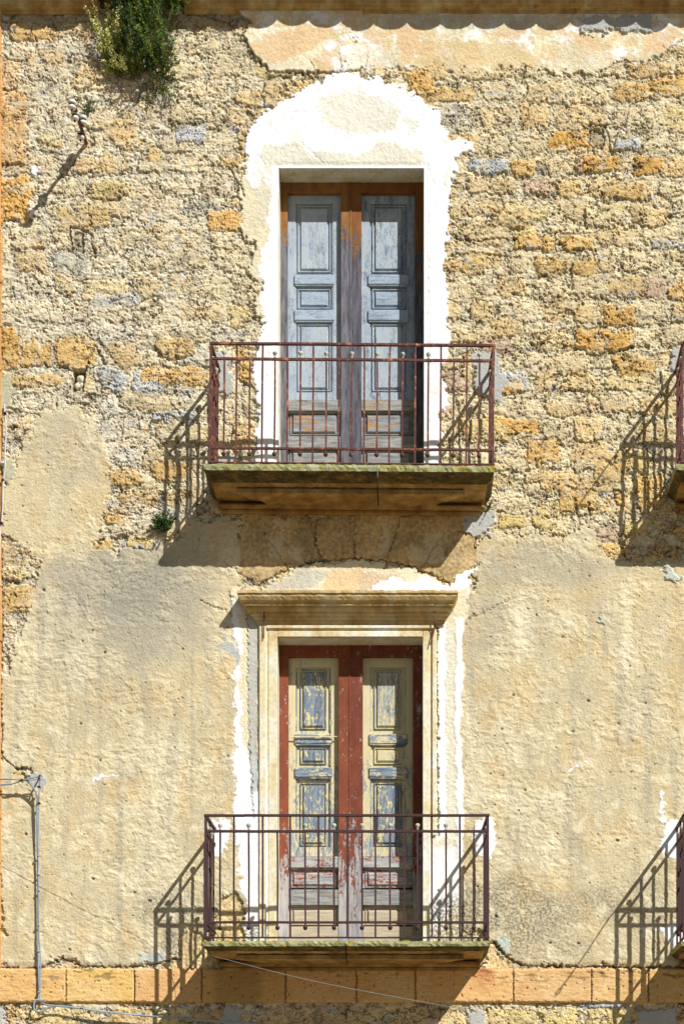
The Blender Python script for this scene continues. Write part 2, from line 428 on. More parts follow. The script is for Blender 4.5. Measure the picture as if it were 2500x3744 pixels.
# --- render (smooth plaster) over the lower storey, thick enough to stand proud of the rubble
HR0 = 10.0
r1, r2, rid = worley(XW + 12 * NC, YW + 12 * ND, 26, 31, 0.75)
scal = sst(0.0, 0.5, r2 - r1)
HREN = HR0 + 1.5 * NA + 1.5 * NM + 4.2 * terr(fbm(XW, YW, 30, 4, 33, .7, .55), 7, .6) * sst(-.5, .2, NM + NL) + .7 * scal + .45 * NF
CREN = np.empty_like(COL); CREN[:] = T['render']
mixc(CREN, T['cream'], sst(-0.05, 0.45, NL + 0.4 * NM) * 0.6)
mixc(CREN, T['tan'], sst(-0.1, 0.5, fbm(X, Y, 110, 5, 35, 1.6)) * 0.7)
mixc(CREN, T['stain'], sst(0.1, 0.6, fbm(X, Y, 70, 5, 34, 2.2)) * 0.3)
mixc(CREN, T['cream'] * 1.05, sst(0.1, 0.5, fbm(X, Y, 45, 3, 36)) * 0.5)
mixc(CREN, T['stain'], sst(.0, .5, fbm(X, Y, 46, 5, 43, 9)) * .42 * sst(2000, 2300, Y + 200 * NL))
mixc(CREN, T['cream'], sst(.1, .5, fbm(X, Y, 60, 5, 44, 7)) * .5)
CREN *= (.93 + 0.14 * NC + 0.14 * NM + .05 * TE2)[..., None]
def blob(cx, cy, rx, ry, warp=0.5): 
    q = np.sqrt(((X - cx) / rx) ** 2 + ((Y - cy) / ry) ** 2) + warp * (NL + NM * 0.7)
    return sst(1.1, 0.45, q)
grit = np.clip(0.55 + 1.3 * fbm(X, Y, 9, 2, 37, gain=.8), 0, 1)
for (cx, cy, rx, ry, a) in ((440, 2140, 330, 190, 1.0), (560, 2230, 220, 220, .8), (300, 2250, 260, 220, .55), (250, 1640, 150, 130, .45), (1980, 2060, 260, 110, .7),
                            (1760, 2250, 120, 260, .45), (1900, 2300, 160, 160, .3), (680, 2050, 160, 110, .6), (300, 2450, 240, 160, .3), (480, 2560, 130, 120, .35)):
    mixc(CREN, T['stain'], blob(cx, cy, rx, ry) * a * (0.45 + 0.55 * grit))
mixc(CREN, T['lichen'] * np.array((.95, 1.0, 1.1), np.float32), blob(500, 2130, 190, 150) * 0.35 * grit)
for (cx, cy, rx, ry, a) in ((1880, 3330, 150, 170, .95), (2130, 3330, 170, 60, .6), (2330, 3280, 150, 80, .5), (1980, 3450, 200, 90, .6), (640, 3330, 170, 120, .75),
                            (830, 3370, 120, 90, .9), (640, 3450, 120, 60, .9), (1740, 3330, 100, 130, .9), (420, 3150, 70, 50, .4), (560, 3130, 60, 50, .35), (2380, 3360, 90, 90, .5)):
    mixc(CREN, T['lichen'] * 1.15, blob(cx, cy, rx, ry, .6) * a * sst(0.25, 0.85, grit + 0.25 * NC) * 0.85)
for sx, sw, a in ((366, 9, .5), (702, 7, .55), (1080, 5, 0), (2265, 16, .25), (2120, 30, .2)):
    if a: mixc(CREN, T['stain'], sst(sw * 1.6, 0, np.abs(X + 10 * NM - sx)) * sst(2250, 2400, Y) * sst(3150, 2900, Y) * a * (0.6 + .4 * grit))
mixc(CREN, T['cream'] * 1.1, sst(26, 5, np.abs(X + 12 * NM - 2290)) * sst(2080, 2200, Y) * sst(2500, 2350, Y) * .6)
mixc(CREN, T['cream'] * 1.1, sst(40, 8, np.abs(X + 25 * NM - 1915)) * sst(2150, 2250, Y) * sst(2480, 2350, Y) * .6)
mixc(CREN, T['cream'] * 1.08, sst(0.1, 0.5, fbm(X, Y, 60, 4, 39)) * sst(2500, 2700, Y) * 0.7)
pk = sst(0.52, 0.66, fbm(X, Y, 15, 2, 38)) ; HREN -= 4 * pk; CREN *= (1 - 0.25 * pk)[..., None]

PR = [(-260,2600),(-20,2500),(25,2480),(70,2330),(105,2240),(125,2150),(145,2050),(90,1990),(20,1960),(12,1780),(60,1690),(110,1600),(150,1510),
      (260,1490),(345,1540),(385,1640),(405,1760),(385,1850),(375,1930),(330,1985),(345,2012),(395,2004),(400,2038),(440,2042),(455,2000),(520,2022),(560,2004),
      (600,1985),(640,1990),(700,1930),(780,1900),(870,1900),(880,2110),(860,2180),(1740,2180),(1735,2060),(1750,1990),(1800,1960),(1880,1975),(1960,1952),(2080,1970),
      (2110,1935),(2170,1930),(2190,1990),(2215,2035),(2280,2062),(2800,2066),(2800,3534),(1905,3534),(1862,3500),(1835,3470),(1800,3440),(1760,3400),(860,3400),
      (872,3320),(868,3270),(820,3300),(790,3330),(770,3420),(700,3400),(672,3420),(665,3490),(600,3520),(520,3532),(400,3535),(300,3530),(275,3503),(232,3503),(170,3530),
      (130,3538),(-260,3540)]
MR = fullpoly(PR, 1, 3.5)
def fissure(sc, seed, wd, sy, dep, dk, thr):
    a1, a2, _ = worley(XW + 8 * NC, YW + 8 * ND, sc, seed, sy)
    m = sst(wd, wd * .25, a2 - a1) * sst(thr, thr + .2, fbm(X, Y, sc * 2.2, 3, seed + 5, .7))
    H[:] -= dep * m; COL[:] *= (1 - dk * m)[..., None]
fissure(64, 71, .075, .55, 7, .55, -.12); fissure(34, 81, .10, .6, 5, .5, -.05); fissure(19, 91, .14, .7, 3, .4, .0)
NG = fbm(X, Y, 11, 3, 95, .7, .65); H += .7 * (np.abs(NG) - .2) * (1 - MR)
COL *= (1 + .20 * NG)[..., None]
pt_ = sst(.34, .5, fbm(X, Y, 12, 3, 97, .6, .6)) * sst(-.3, .3, NM + NA) * (1 - .8 * MR); H -= 4.5 * pt_; COL *= (1 - .5 * pt_)[..., None]
lf = sst(1150, 350, X + 260 * NL)[..., None]; gy = COL.mean(-1, keepdims=True)
COL = COL * (1 - .05 * lf) + gy * np.array((1.06, 1.0, .9), np.float32) * .05 * lf
HREN -= 4.5 * sst(2500, 2000, Y); COL = COL * (1 - MR[..., None]) + CREN * MR[..., None]; H = H * (1 - MR) + HREN * MR
def layer(pts, k, hgt=None, soft=4, a=1.0, rag=1, nz=0.06, br=0):
    ix, s = poly(pts, rag)
    if rag == 1: s = s + 12 * FL[ix] + 8 * FL2[ix]
    if br: s = s + br * (fbm(X[ix], Y[ix], 60, 4, 401) + .6 * TE[ix])
    m = sst(soft, -soft, s) * a
    n = (1 + nz * 1.6 * NC[ix] + nz * 1.5 * NM[ix])[..., None]
    kk = T[k] if isinstance(k, str) else k
    COL[ix] = COL[ix] * (1 - m[..., None]) + kk * n * m[..., None]
    if hgt is not None:
        H[ix] = H[ix] * (1 - m) + (hgt + 1.6 * NA[ix] + 1.1 * NC[ix] + 0.4 * NF[ix]) * m
def rect(x0, y0, x1, y1): return [(x0, y0), (x1, y0), (x1, y1), (x0, y1)]
# render washed over by broad stains on the rubble's left flank
layer([(-40,0),(8,0),(8,3540),(-40,3540)], 'tan', None, a=.3)
# --- arch of ashlar voussoirs below the upper balcony
arch = [(880,1885),(1740,1885),(1745,2050),(1690,2110),(1640,2128),(1540,2085),(1430,2050),(1290,2040),(1150,2052),(1030,2090),(950,2135),(875,2120)]
layer(arch, np.array(lin((204, 174, 122)), np.float32), 8, nz=.45, a=.85)
for i, a in enumerate(np.linspace(-62, 62, 9)):
    r0, r1_ = 430, 640; cx, cy = 1295, 2500
    s_, c_ = math.sin(math.radians(a)), math.cos(math.radians(a))
    crack([(cx + s_ * r0, cy - c_ * r0 - 20), (cx + s_ * r1_, cy - c_ * r1_)], 2.0, 4, .3)
for (a0, b0, a1, b1) in ((980,1960,1040,2040),(1060,1990,1110,2060),(1550,1960,1620,2060),(1500,2000,1545,2050),(1390,1930,1420,2030),(1000,1900,1060,1930)):
    layer(rect(a0, b0, a1, b1), 'mort', None, a=.6)
crack([(945,2140),(1030,2092),(1150,2055),(1290,2041),(1430,2052),(1540,2088),(1640,2130)], 2.5, 9, .5)
crack([(1160,1900),(1152,1980),(1170,2045)], 2, 6, .4)
crack([(1680,1945),(1740,1960),(1735,2010)], 3, 9, .6)
layer([(960,2150),(1040,2100),(1150,2064),(1290,2050),(1430,2062),(1540,2100),(1650,2140),(1660,2200),(930,2200)], 'cream', 6, nz=.1)
layer([(1000,2130),(1120,2080),(1200,2085),(1170,2150),(990,2160)], 'cement', None, a=.6)
layer([(1190,2090),(1330,2085),(1320,2160),(1190,2165)], 'peach', None, a=.8)
layer([(1310,2100),(1440,2100),(1430,2150),(1310,2160)], 'pink', None, a=.55)
layer([(1340,2160),(1420,2125),(1560,2120),(1640,2140),(1700,2085),(1745,2075),(1710,2160),(1700,2200),(1340,2200)], 'white', 9)
# --- top band of older plaster
TB = [(868,44),(908,80),(889,128),(917,183),(950,225),(988,263),(1110,268),(1250,269),(1410,249),(1529,255),(1640,235),(1760,275),(1900,235),(2050,280),(2190,263),(2278,223),(2390,231),
      (2440,180),(2500,143),(2700,120),(2700,-100),(860,-100)]
layer([p for p in TB if p[0] < 1420 and p[1] > 0] + [(1530, 240), (1600, -100), (860, -100)], 'cream', 11, nz=.16)
layer([(1380,-100),(2700,-100),(2700,120)] + TB[::-1][3:15], 'cream', 6, nz=.2, br=38, soft=7)
tm = fullpoly([(868,44),(908,80),(889,128),(917,183),(988,263),(1250,269),(1529,255),(1900,240),(2278,223),(2440,180),(2500,143),(2700,120),(2700,-100),(860,-100)], 1, 6)
mixc(COL, T['white'] * .97, tm * sst(.08, .16, fbm(XW, YW, 85, 5, 421, .7)) * .7)
mixc(COL, T['peach'], tm * sst(.12, .2, fbm(XW, YW, 95, 5, 427, .8)) * .7)
mixc(COL, T['tan'], tm * sst(.1, .2, fbm(XW, YW, 60, 5, 433, .8)) * .6)
layer([(960,120),(1120,110),(1140,190),(1010,235),(940,180)], 'peach', None, a=.9)
layer([(1100,110),(1200,105),(1180,160),(1090,200)], 'peach', None, a=.7)
layer([(1430,100),(1545,95),(1530,150),(1500,230),(1465,220),(1450,150)], 'peach', None, a=.95)
layer([(1530,150),(1900,160),(2000,240),(1700,260),(1500,250)], 'tan', None, a=.65)
layer([(2110,130),(2190,120),(2180,200),(2120,190)], 'peach', None, a=.8)
layer([(2380,120),(2470,130),(2420,210),(2340,160)], 'peach', None, a=.8)
layer([(2000,180),(2110,150),(2260,215),(2100,250)], 'mort', None, a=.6)
layer([(1250,180),(1400,150),(1430,240),(1260,250)], 'white', None, a=.35)
layer([(2120,65),(2370,62),(2388,115),(2130,118)], 'cement', 13)
layer([(1400,50),(2120,55),(2120,110),(1400,105)], 'cement', None, a=.35)
crack([(868,44),(908,80),(889,128),(917,183),(950,225),(988,263),(1110,268),(1250,269),(1330,255)], 3.0, 9, .5)
crack([(2190,263),(2278,223),(2390,231),(2440,180),(2500,143)], 2.0, 6, .4)
layer([(20,40),(870,40),(890,110),(640,115),(300,92),(30,70)], np.array(lin((170, 150, 115)), np.float32), None, a=.6)
for i, a in enumerate(np.linspace(-58, 58, 10)):
    s_, c_ = math.sin(math.radians(a)), math.cos(math.radians(a))
    crack([(1290 + s_ * 330, 640 - c_ * 340), (1290 + s_ * 470, 640 - c_ * 440)], 1.6, 4, .35)
# --- painted margin round the upper door
layer([(880,640),(900,560),(1015,600),(1015,1240),(955,1180),(930,1130),(960,1040),(905,990),(935,900),(890,870),(880,760)], 'cream', 9, nz=.08)
WH = [(936,1800),(931,1640),(942,1493),(931,1332),(940,1255),(965,1185),(957,1110),(955,990),(957,927),(985,860),(990,700),(960,660),(935,690),(901,654),(897,518),(940,438),
      (1012,390),(1100,343),(1164,295),(1250,275),(1306,281),(1393,293),(1481,335),(1585,398),(1632,478),(1650,515),(1728,526),(1720,556),(1668,572),(1656,661),(1640,765),(1628,877),(1622,962),
      (1632,1048),(1636,1134),(1642,1249),(1631,1332),(1609,1376),(1646,1442),(1609,1515),(1605,1640),(1602,1800)]
layer(WH, 'white', 9.5, soft=3, nz=.05, rag=2, br=26)
ix, s = poly(WH, 2); q = sst(4, -10, s) * sst(.1, .45, fbm(X[ix], Y[ix], 70, 5, 45)) * .4; COL[ix] = COL[ix] * (1 - q[..., None]) + T['cream'] * 1.02 * q[..., None]
q = sst(4, -10, s) * sst(.3, .5, fbm(X[ix], Y[ix], 24, 4, 46)) * .35; COL[ix] = COL[ix] * (1 - q[..., None]) + T['cement'] * q[..., None]
cr = np.array(lin((241, 235, 214)), np.float32)
layer([(1165,365),(1250,335),(1370,345),(1470,420),(1450,480),(1330,500),(1180,460)], cr, None, soft=9, a=.8)
layer([(960,540),(1100,525),(1140,570),(1220,560),(1300,580),(1380,520),(1560,560),(1540,612),(960,612)], cr, None, soft=5, a=.95)
layer([(1485,440),(1530,445),(1525,500),(1490,490)], cr, None, soft=6, a=.7)
layer([(930,560),(1010,560),(1010,700),(975,880),(935,700)], cr * .96, None, soft=7, a=.5)
for c in ([(900,520),(935,560),(970,600)], [(1010,430),(1100,410),(1200,420)], [(1560,600),(1590,700)], [(1100,520),(1180,600)]): crack(c, .8, 2, .15)
# --- limewash beside the lower door
LW = [(850,2165),(1000,2190),(1013,2330),(1013,3460),(894,3460),(898,3330),(890,3270),(868,3170),(858,3000),(855,2800),(862,2600),(855,2450),(862,2300)]
layer(LW, 'cream', 11, soft=4, nz=.06)
layer([(852,2175),(885,2230),(878,2400),(885,2700),(905,2760),(1010,2800),(1010,3440),(896,3440),(895,3280),(865,3160),(856,2990),(860,2500)], 'white', 12, soft=4, a=.95)
layer([(910,2240),(945,2260),(940,2900),(915,2900),(905,2500)], 'cement', 8, soft=4, a=.75, rag=2)
layer([(950,2400),(1000,2350),(1000,3000),(950,3000)], cr, None, soft=12, a=.8)
RW = [(1590,2200),(1700,2150),(1702,2272),(1687,2355),(1693,2483),(1680,2674),(1687,2773),(1694,2993),(1690,3140),(1700,3250),(1680,3470),(1546,3470),(1546,2330)]
layer(RW, 'cream', 10, soft=4, nz=.06)
layer([(1660,2260),(1702,2260),(1687,2355),(1693,2483),(1680,2674),(1687,2773),(1694,2993),(1690,3140),(1668,3140),(1664,2700)], 'white', 12, soft=4, rag=2)
layer([(1603,2280),(1632,2280),(1630,3060),(1600,3080)], 'white', 9, soft=6, rag=2)
layer([(1630,2300),(1668,2300),(1664,3100),(1632,3100)], cr, None, soft=5, a=.8)
layer([(1546,3080),(1690,3120),(1680,3300),(1546,3460)], 'white', None, soft=20, a=.8)
crack([(1597,2290),(1597,2700),(1600,3060)], 3, 8, .6)
crack([(905,2250),(905,2600),(925,3000)], 2.2, 5, .4)
g_ = blob(1640, 3400, 110, 130, .5) * sst(.3, .8, grit + .3 * NC); mixc(COL, T['lichen'], g_ * .9)
g_ = blob(900, 3430, 110, 60, .5) * sst(.3, .8, grit + .3 * NC); mixc(COL, T['lichen'], g_ * .8)
g_ = blob(850, 1700, 90, 60, .5) * sst(.3, .8, grit); mixc(COL, T['lichen'], g_ * .7)
g_ = blob(1690, 1700, 110, 60, .5) * sst(.3, .8, grit); mixc(COL, T['lichen'], g_ * .6)
# broken corners by the lower balcony where the ashlar shows
for p in ([(1795,3430),(1850,3500),(1905,3545),(1780,3545)], [(668,3425),(720,3405),(780,3430),(780,3545),(600,3545),(660,3500)], [(800,3300),(868,3268),(890,3330),(895,3440),(800,3440)],
          [(50,2800),(85,2815),(118,2850),(60,2870)], [(236,3515),(285,3508),(300,3535),(225,3540)], [(0,2850),(70,2860),(60,3200),(-10,3200)] if 0 else [(0,3180),(10,3300),(30,3420),(0,3420)]):
    layer(p, 'tan', None, soft=5, nz=.5, a=.8)
    ix, s_ = poly(p, 1); H[ix] = H[ix] * (1 - sst(3, -3, s_)) + (1 + 4 * NC[ix] + 3 * NA[ix]) * sst(3, -3, s_)
# --- cement patches and bits of white
for p, k, h in (([(786,1290),(840,1300),(850,1400),(830,1450),(800,1440)], 'cement', 9), ([(1720,1292),(1815,1290),(1850,1380),(1830,1470),(1740,1430)], 'cement', 9),
                ([(790,1660),(860,1665),(860,1800),(790,1800)], 'cement', 8), ([(1690,1880),(1800,1865),(1800,1960),(1730,1960),(1685,1930)], 'cement', 10),
                ([(-20,1382),(40,1378),(62,1440),(40,1500),(-20,1500)], np.array(lin((196,192,160)), np.float32), 11), ([(10,1680),(45,1672),(55,1740),(20,1760)], np.array(lin((196,192,160)), np.float32), 9),
                ([(105,2850),(125,2828),(150,2830),(168,2865),(160,2890),(120,2890)], 'cement', 13), ([(2452,1270),(2520,1262),(2520,1400),(2450,1350)], 'cement', 9),
                ([(775,3004),(840,3004),(835,3090),(800,3135),(775,3130)], 'white', 12), ([(1730,3005),(1800,3000),(1812,3060),(1795,3140),(1740,3130)], 'white', 12),
                ([(2425,3010),(2480,2995),(2600,3010),(2600,3160),(2460,3160),(2412,3090)], 'white', 12), ([(2340,3395),(2370,3390),(2368,3430),(2350,3420)], 'white', 12),
                ([(2390,3400),(2440,3380),(2560,3370),(2560,3500),(2440,3460),(2425,3410)], 'white', 12), ([(2490,1700),(2450,1720),(2440,1800),(2520,1800)], 'cement', 9),
                ([(860,2440),(880,2410),(830,2330),(800,2350),(790,2375),(840,2380)], 'cement', 11), ([(2055,2880),(2090,2800),(2150,2800),(2080,2810),(2065,2860)], 'white', 12),
                ([(2412,2910),(2425,2900),(2425,3010),(2415,3010)], 'white', 12), ([(330,2847),(350,2835),(430,2842),(340,2862)], 'white', 11), ([(0,2925),(25,2940),(20,2965),(-10,2950)], 'mint', 11),
                ([(1810,3430),(1860,3430),(1860,3500),(1840,3500)], 'mint', 12), ([(2180,2255),(2205,2250),(2200,2285),(2185,2285)], 'mint', 12), ([(500,3500),(530,3490),(540,3530),(505,3525)], 'mint', 12),
                ([(2430,2070),(2490,2110),(2470,2130),(2420,2120)], 'mint', 12), ([(1250,3350),(1,1),(1,2)], 'mint', 12), ([(520,3505),(580,3480),(620,3500),(560,3530)], 'cement', 11),
                ([(2330,3690),(2470,3685),(2480,3790),(2340,3790)], 'cement', 8), ([(0,3690),(15,3700),(15,3790),(-30,3790)], 'cement', 8), ([(820,3690),(880,3690),(880,3790),(820,3790)], 'cement', 8),
                ([(1720,3690),(1770,3700),(1760,3790),(1710,3790)], 'cement', 8), ([(100,755),(125,745),(135,780),(110,790)], 'white', 9), ([(110,615),(140,610),(138,640),(115,645)], 'white', 9)):
    if len(p) == 3: continue
    layer(p, k, h, soft=3, a=.95)
# --- picked-out cracks and holes
for c, w, d, k in (([(0,2720),(15,2780),(60,2810),(110,2815),(120,2830)],3,9,.6),([(5,1960),(2,2100),(8,2300),(2,2480),(6,2700),(3,2780)],4,8,.5),([(8,2120),(60,2135),(110,2115),(140,2100)],3,7,.4),
                   ([(1800,3440),(1850,3500),(1905,3532),(2200,3538),(2520,3538)],4,8,.55),([(0,3540),(130,3545),(235,3505),(300,3535),(520,3538),(660,3505)],3.5,8,.6),
                   ([(2105,1275),(2160,1296),(2250,1288),(2310,1270)],6,12,.5),([(320,1330),(345,1260),(362,1290),(380,1330)],4,9,.5),([(840,620),(885,690),(893,720)],3,8,.5),
                   ([(260,830),(330,850),(345,940)],4,9,.5),([(255,830),(262,920),(300,950)],4,9,.5),([(2155,450),(2160,530),(2170,560)],4,9,.5),([(2215,460),(2228,540),(2240,560)],4,9,.5),
                   ([(2155,450),(2220,455)],4,9,.5),([(1845,1290),(1960,1270),(2010,1240)],3,8,.5),([(700,1320),(760,1345),(785,1350)],3,7,.4),([(560,1280),(640,1330),(700,1345)],2.5,6,.4),
                   ([(2010,1230),(1960,1280),(1900,1288)],3,8,.5),([(1985,850),(2090,858),(2170,850)],2.5,7,.4),([(2190,845),(2250,835),(2260,860)],2.5,7,.4),([(1630,860),(1720,880),(1900,872)],3,7,.45),
                   ([(1640,930),(1760,925),(1900,945)],3,7,.45),([(1100,270),(1115,330)],2.5,6,.4),([(30,60),(90,40),(180,50),(330,42),(420,60)],3,7,.5),([(680,45),(760,60),(850,90),(880,70)],3,7,.5),
                   ([(2100,1830),(2110,1890),(2150,1885)],4,9,.5),([(2150,1840),(2160,1900)],4,9,.5),([(885,1250),(890,1400),(880,1460)],2,5,.3)):
    crack(c, w, d, k)
for (x0, y0, x1, y1) in ((262,1346,311,1436), (57,3683,78,3695), (2166,460,2205,545), (268,850,310,925)):
    ix, s = poly(rect(x0, y0, x1, y1), 2); m = sst(2, -3, s); dp = 50 if y0 in (1346,) else 9
    H[ix] -= dp * m; COL[ix] *= (1 - .4 * m)[..., None]
for k_ in range(46):                                   # small pock marks over the render
    px, py = rng.uniform(20, 2480), rng.uniform(2150, 3500); r_ = rng.uniform(4, 8)
    ix = box_idx(px, px, py, py, 20); m = sst(r_, r_ * .4, np.hypot(X[ix] + 6 * NC[ix] - px, Y[ix] - py)); H[ix] -= 6 * m; COL[ix] *= (1 - .5 * m)[..., None]

# rust runs etc. below the string course ends, door edges level
H = np.clip(H, -45, 30)
OPEN = [(1018.0, 1550.0, 617.0, 1792.0), (1013.0, 1546.0, 2332.0, 3482.0)]
for (x0, x1, y0, y1) in OPEN:                          # keep the plaster level round the openings
    q = np.maximum(np.maximum(x0 - X, X - x1), y0 - Y); m = sst(26, 6, q) * (Y < y1)
    H = H * (1 - m) + (7.0 + .6 * NC) * m
    mixc(COL, T['white'] if y0 < 1000 else T['cream'], sst(16, 4, q) * (Y < y1) * .8)
q = sst(40, 10, np.abs(Y - 3606) - 50); H = H * (1 - q) + np.minimum(H, 4) * q
COL = np.clip(COL, 0.01, 1.0) * 0.87
whit = sst(.58, .76, COL[..., 2])                       # painted parts are smooth
Hs = H.copy()
for _ in range(3):
    Hs[1:-1, 1:-1] = (Hs[1:-1, 1:-1] * 2 + Hs[:-2, 1:-1] + Hs[2:, 1:-1] + Hs[1:-1, :-2] + Hs[1:-1, 2:]) / 6
H = H * (1 - .75 * whit) + Hs * .75 * whit
RGH = 1 - .7 * whit

# --- mesh: snap the grid to the openings and leave them out
PX = X.copy(); PY = Y.copy(); keep = np.ones((ny - 1, nx - 1), bool)
for (x0, x1, y0, y1) in OPEN:
    j0 = int(round((y0 - WY0) / STEP)); j1 = int(round((y1 - WY0) / STEP))
    i0 = int(round((x0 - WX0) / STEP)); i1 = int(round((x1 - WX0) / STEP))
    PX[j0:j1+1, i0] = x0; PX[j0:j1+1, i1] = x1; PY[j0, i0:i1+1] = y0; PY[j1, i0:i1+1] = y1
    keep[j0:j1, i0:i1] = False
co = np.empty((ny * nx, 3), np.float32)
co[:, 0] = (PX.ravel() - 1250) / S; co[:, 1] = -H.ravel() / S; co[:, 2] = (GY - PY.ravel()) / S
idx = np.arange(ny * nx).reshape(ny, nx)
qd = np.stack([idx[:-1, :-1], idx[1:, :-1], idx[1:, 1:], idx[:-1, 1:]], -1)[keep]
def grid_mesh(name, co, qd, colr, mat, parent, alpha):
    me = bpy.data.meshes.new(name); nf = len(qd)
    me.vertices.add(len(co)); me.vertices.foreach_set('co', co.ravel())
    me.loops.add(nf * 4); me.loops.foreach_set('vertex_index', qd.ravel().astype(np.int32))
    me.polygons.add(nf); me.polygons.foreach_set('loop_start', np.arange(0, nf * 4, 4, dtype=np.int32))
    me.polygons.foreach_set('loop_total', np.full(nf, 4, np.int32))
    me.polygons.foreach_set('use_smooth', np.ones(nf, bool))
    at = me.color_attributes.new('tint', 'FLOAT_COLOR', 'POINT')
    c4 = np.ones((len(co), 4), np.float32); c4[:, :3] = colr; c4[:, 3] = alpha; at.data.foreach_set('color', c4.ravel())
    me.update(calc_edges=True); me.materials.append(mat)
    o = bpy.data.objects.new(name, me); C.objects.link(o); o.parent = parent
    return o
def tint_mat(name, bump=0.45):
    m = NT(name, 0.93, 0.15)
    a = m.n('ShaderNodeAttribute'); a.attribute_name = 'tint'
    fine = m.ramp(m.noise(110, 5, 0.75), [(0.3, 0.74), (0.5, 1.02), (0.75, 1.2)])
    c = m.mix(0.75, a.outputs['Color'], fine, 'MULTIPLY')
    k = m.n('ShaderNodeBump'); m.L(m.math('ADD', m.noise(160, 4, 0.75), m.math('MULTIPLY', m.noise(60, 5, 0.7), 1.8)), k.inputs['Height'])
    k.inputs['Distance'].default_value = .014; m.L(m.math('MULTIPLY', a.outputs['Alpha'], bump), k.inputs['Strength']); m.L(k.outputs[0], m.b.inputs['Normal'])
    return m.out(c)

building = empty('building', W(1250, GY, 0))
tag(building, 'crumbling ochre stone and plaster house front with tall shuttered doors and rusty balconies', 'building')
BO = Vector(building.location)        # its base: the foot of the wall (world origin)
wall_m = tint_mat('rubble and plaster')
grid_mesh('wall', co, qd, COL.reshape(-1, 3), wall_m, building, RGH.ravel())
del co, qd
# ------------------------------------------------------------------ rest of the facade
M_render = stone_mat('lime render', (205, 185, 135), (232, 212, 160), (240, 226, 184), 2.2, bump=.5)
M_band = None
def band_mat():
    m = NT('ochre ashlar')
    a = m.noise(3, 5, .6, (1, 1, 2.5)); b = m.noise(26, 5, .7, (.35, 1, 1.6))
    c = m.ramp(a, [(.3, col((212, 164, 98), .8)), (.5, col((228, 182, 116), .82)), (.7, col((236, 198, 140), .85))])
    c = m.mix(.6, c, m.ramp(b, [(.3, .75), (.62, 1.12)]), 'MULTIPLY')
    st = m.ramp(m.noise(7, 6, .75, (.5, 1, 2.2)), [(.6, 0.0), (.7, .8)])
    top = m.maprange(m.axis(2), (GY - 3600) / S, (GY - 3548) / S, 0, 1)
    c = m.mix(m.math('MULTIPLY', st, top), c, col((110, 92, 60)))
    m.bump(m.math('ADD', b, m.noise(120, 4, .7)), .55, .008)
    return m.out(c)
M_band = band_mat()
M_quoin = stone_mat('orange pilaster stone', (206, 154, 88), (224, 174, 108), (234, 196, 140), 4, bump=.6)
M_lime = stone_mat('limewashed reveal', (214, 198, 150), (238, 230, 205), (248, 246, 238), 7, bump=.25, k=.82)
def hood_mat(name, c1, c2, c3, dk, z=None):
    m = NT(name)
    a = m.noise(5, 6, .7, (1, 1, .5)); s = m.noise(9, 4, .6, (1, 1, .08))
    c = m.ramp(a, [(.33, col(c1)), (.5, col(c2)), (.66, col(c3))])
    c = m.mix(.65, c, m.ramp(s, [(.35, .66), (.6, 1.12)]), 'MULTIPLY')
    c = m.mix(m.ramp(m.noise(13, 6, .75), [(.6, 0.0), (.68, .75)]), c, col(dk))
    m.bump(m.math('ADD', m.noise(60, 5, .7), a), .6, .01)
    return m.out(c)
M_hood = hood_mat('stained cornice stone', (190, 152, 92), (220, 188, 130), (232, 214, 170), (120, 98, 60))
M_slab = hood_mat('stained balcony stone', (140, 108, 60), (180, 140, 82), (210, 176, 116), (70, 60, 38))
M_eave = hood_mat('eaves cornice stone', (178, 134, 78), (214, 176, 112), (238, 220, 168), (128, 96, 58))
def moss_mat():
    m = NT('mossy slab edge')
    a = m.noise(22, 6, .75); b = m.noise(6, 4, .6)
    c = m.ramp(a, [(.3, col((120, 112, 70))), (.46, col((168, 162, 108))), (.58, col((190, 192, 150))), (.7, col((206, 208, 186)))])
    c = m.mix(m.ramp(m.noise(7, 6, .7, (1, 1, 1), (4, 0, 0)), [(.56, 0.0), (.6, 1.0)]), c, col((222, 176, 26)))
    c = m.mix(m.ramp(m.noise(16, 5, .7, (1, 1, 1), (9, 0, 0)), [(.55, 0.0), (.62, .8)]), c, col((150, 160, 62)))
    m.bump(a, .9, .012); return m.out(c)
M_moss = moss_mat()
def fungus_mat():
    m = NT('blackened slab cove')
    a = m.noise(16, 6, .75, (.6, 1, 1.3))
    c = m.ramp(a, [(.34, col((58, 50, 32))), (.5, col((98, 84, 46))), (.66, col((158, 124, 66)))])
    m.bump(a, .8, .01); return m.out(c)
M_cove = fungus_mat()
M_tile = stone_mat('terracotta', (150, 88, 56), (178, 112, 74), (196, 140, 98), 8)
M_ground = stone_mat('street paving', (120, 108, 88), (142, 130, 106), (158, 146, 120), 3, bump=.3, k=.7)

# coarse stretches of the same wall beyond the detailed one
bm = bmesh.new()
for r in ((-1500, WX0, -90, GY), (WX1, 5600, -90, GY), (WX0, WX1, WY1, GY), (-1500, 5600, -330, WY0)):
    bx(bm, r[0], r[1], r[2], r[3], -200, 5)
mk('wall', bm, M_render, building)
bm = bmesh.new(); bx(bm, -1500, 5600, -330, GY, -3400, -205); mk('house_body', bm, M_render, building)
# reveals of the two doorways
for (x0, x1, y0, y1), nm in zip(OPEN, ('upper', 'lower')):
    bm = bmesh.new()
    bx(bm, x0 - 14, x0 + 1.5, y0 - 14, y1, -190, 5.5); bx(bm, x1 - 1.5, x1 + 14, y0 - 14, y1, -190, 5.5)
    bx(bm, x0 + 1.6, x1 - 1.6, y0 - 14, y0 + 1.5, -190, 5.4)
    o = mk('door_reveal', bm, M_lime, building)
    bm = bmesh.new(); bx(bm, x0 + 2, x1 - 2, y0 + 2, y1, -190, -150); mk('inner_wall', bm, M_cove, building)
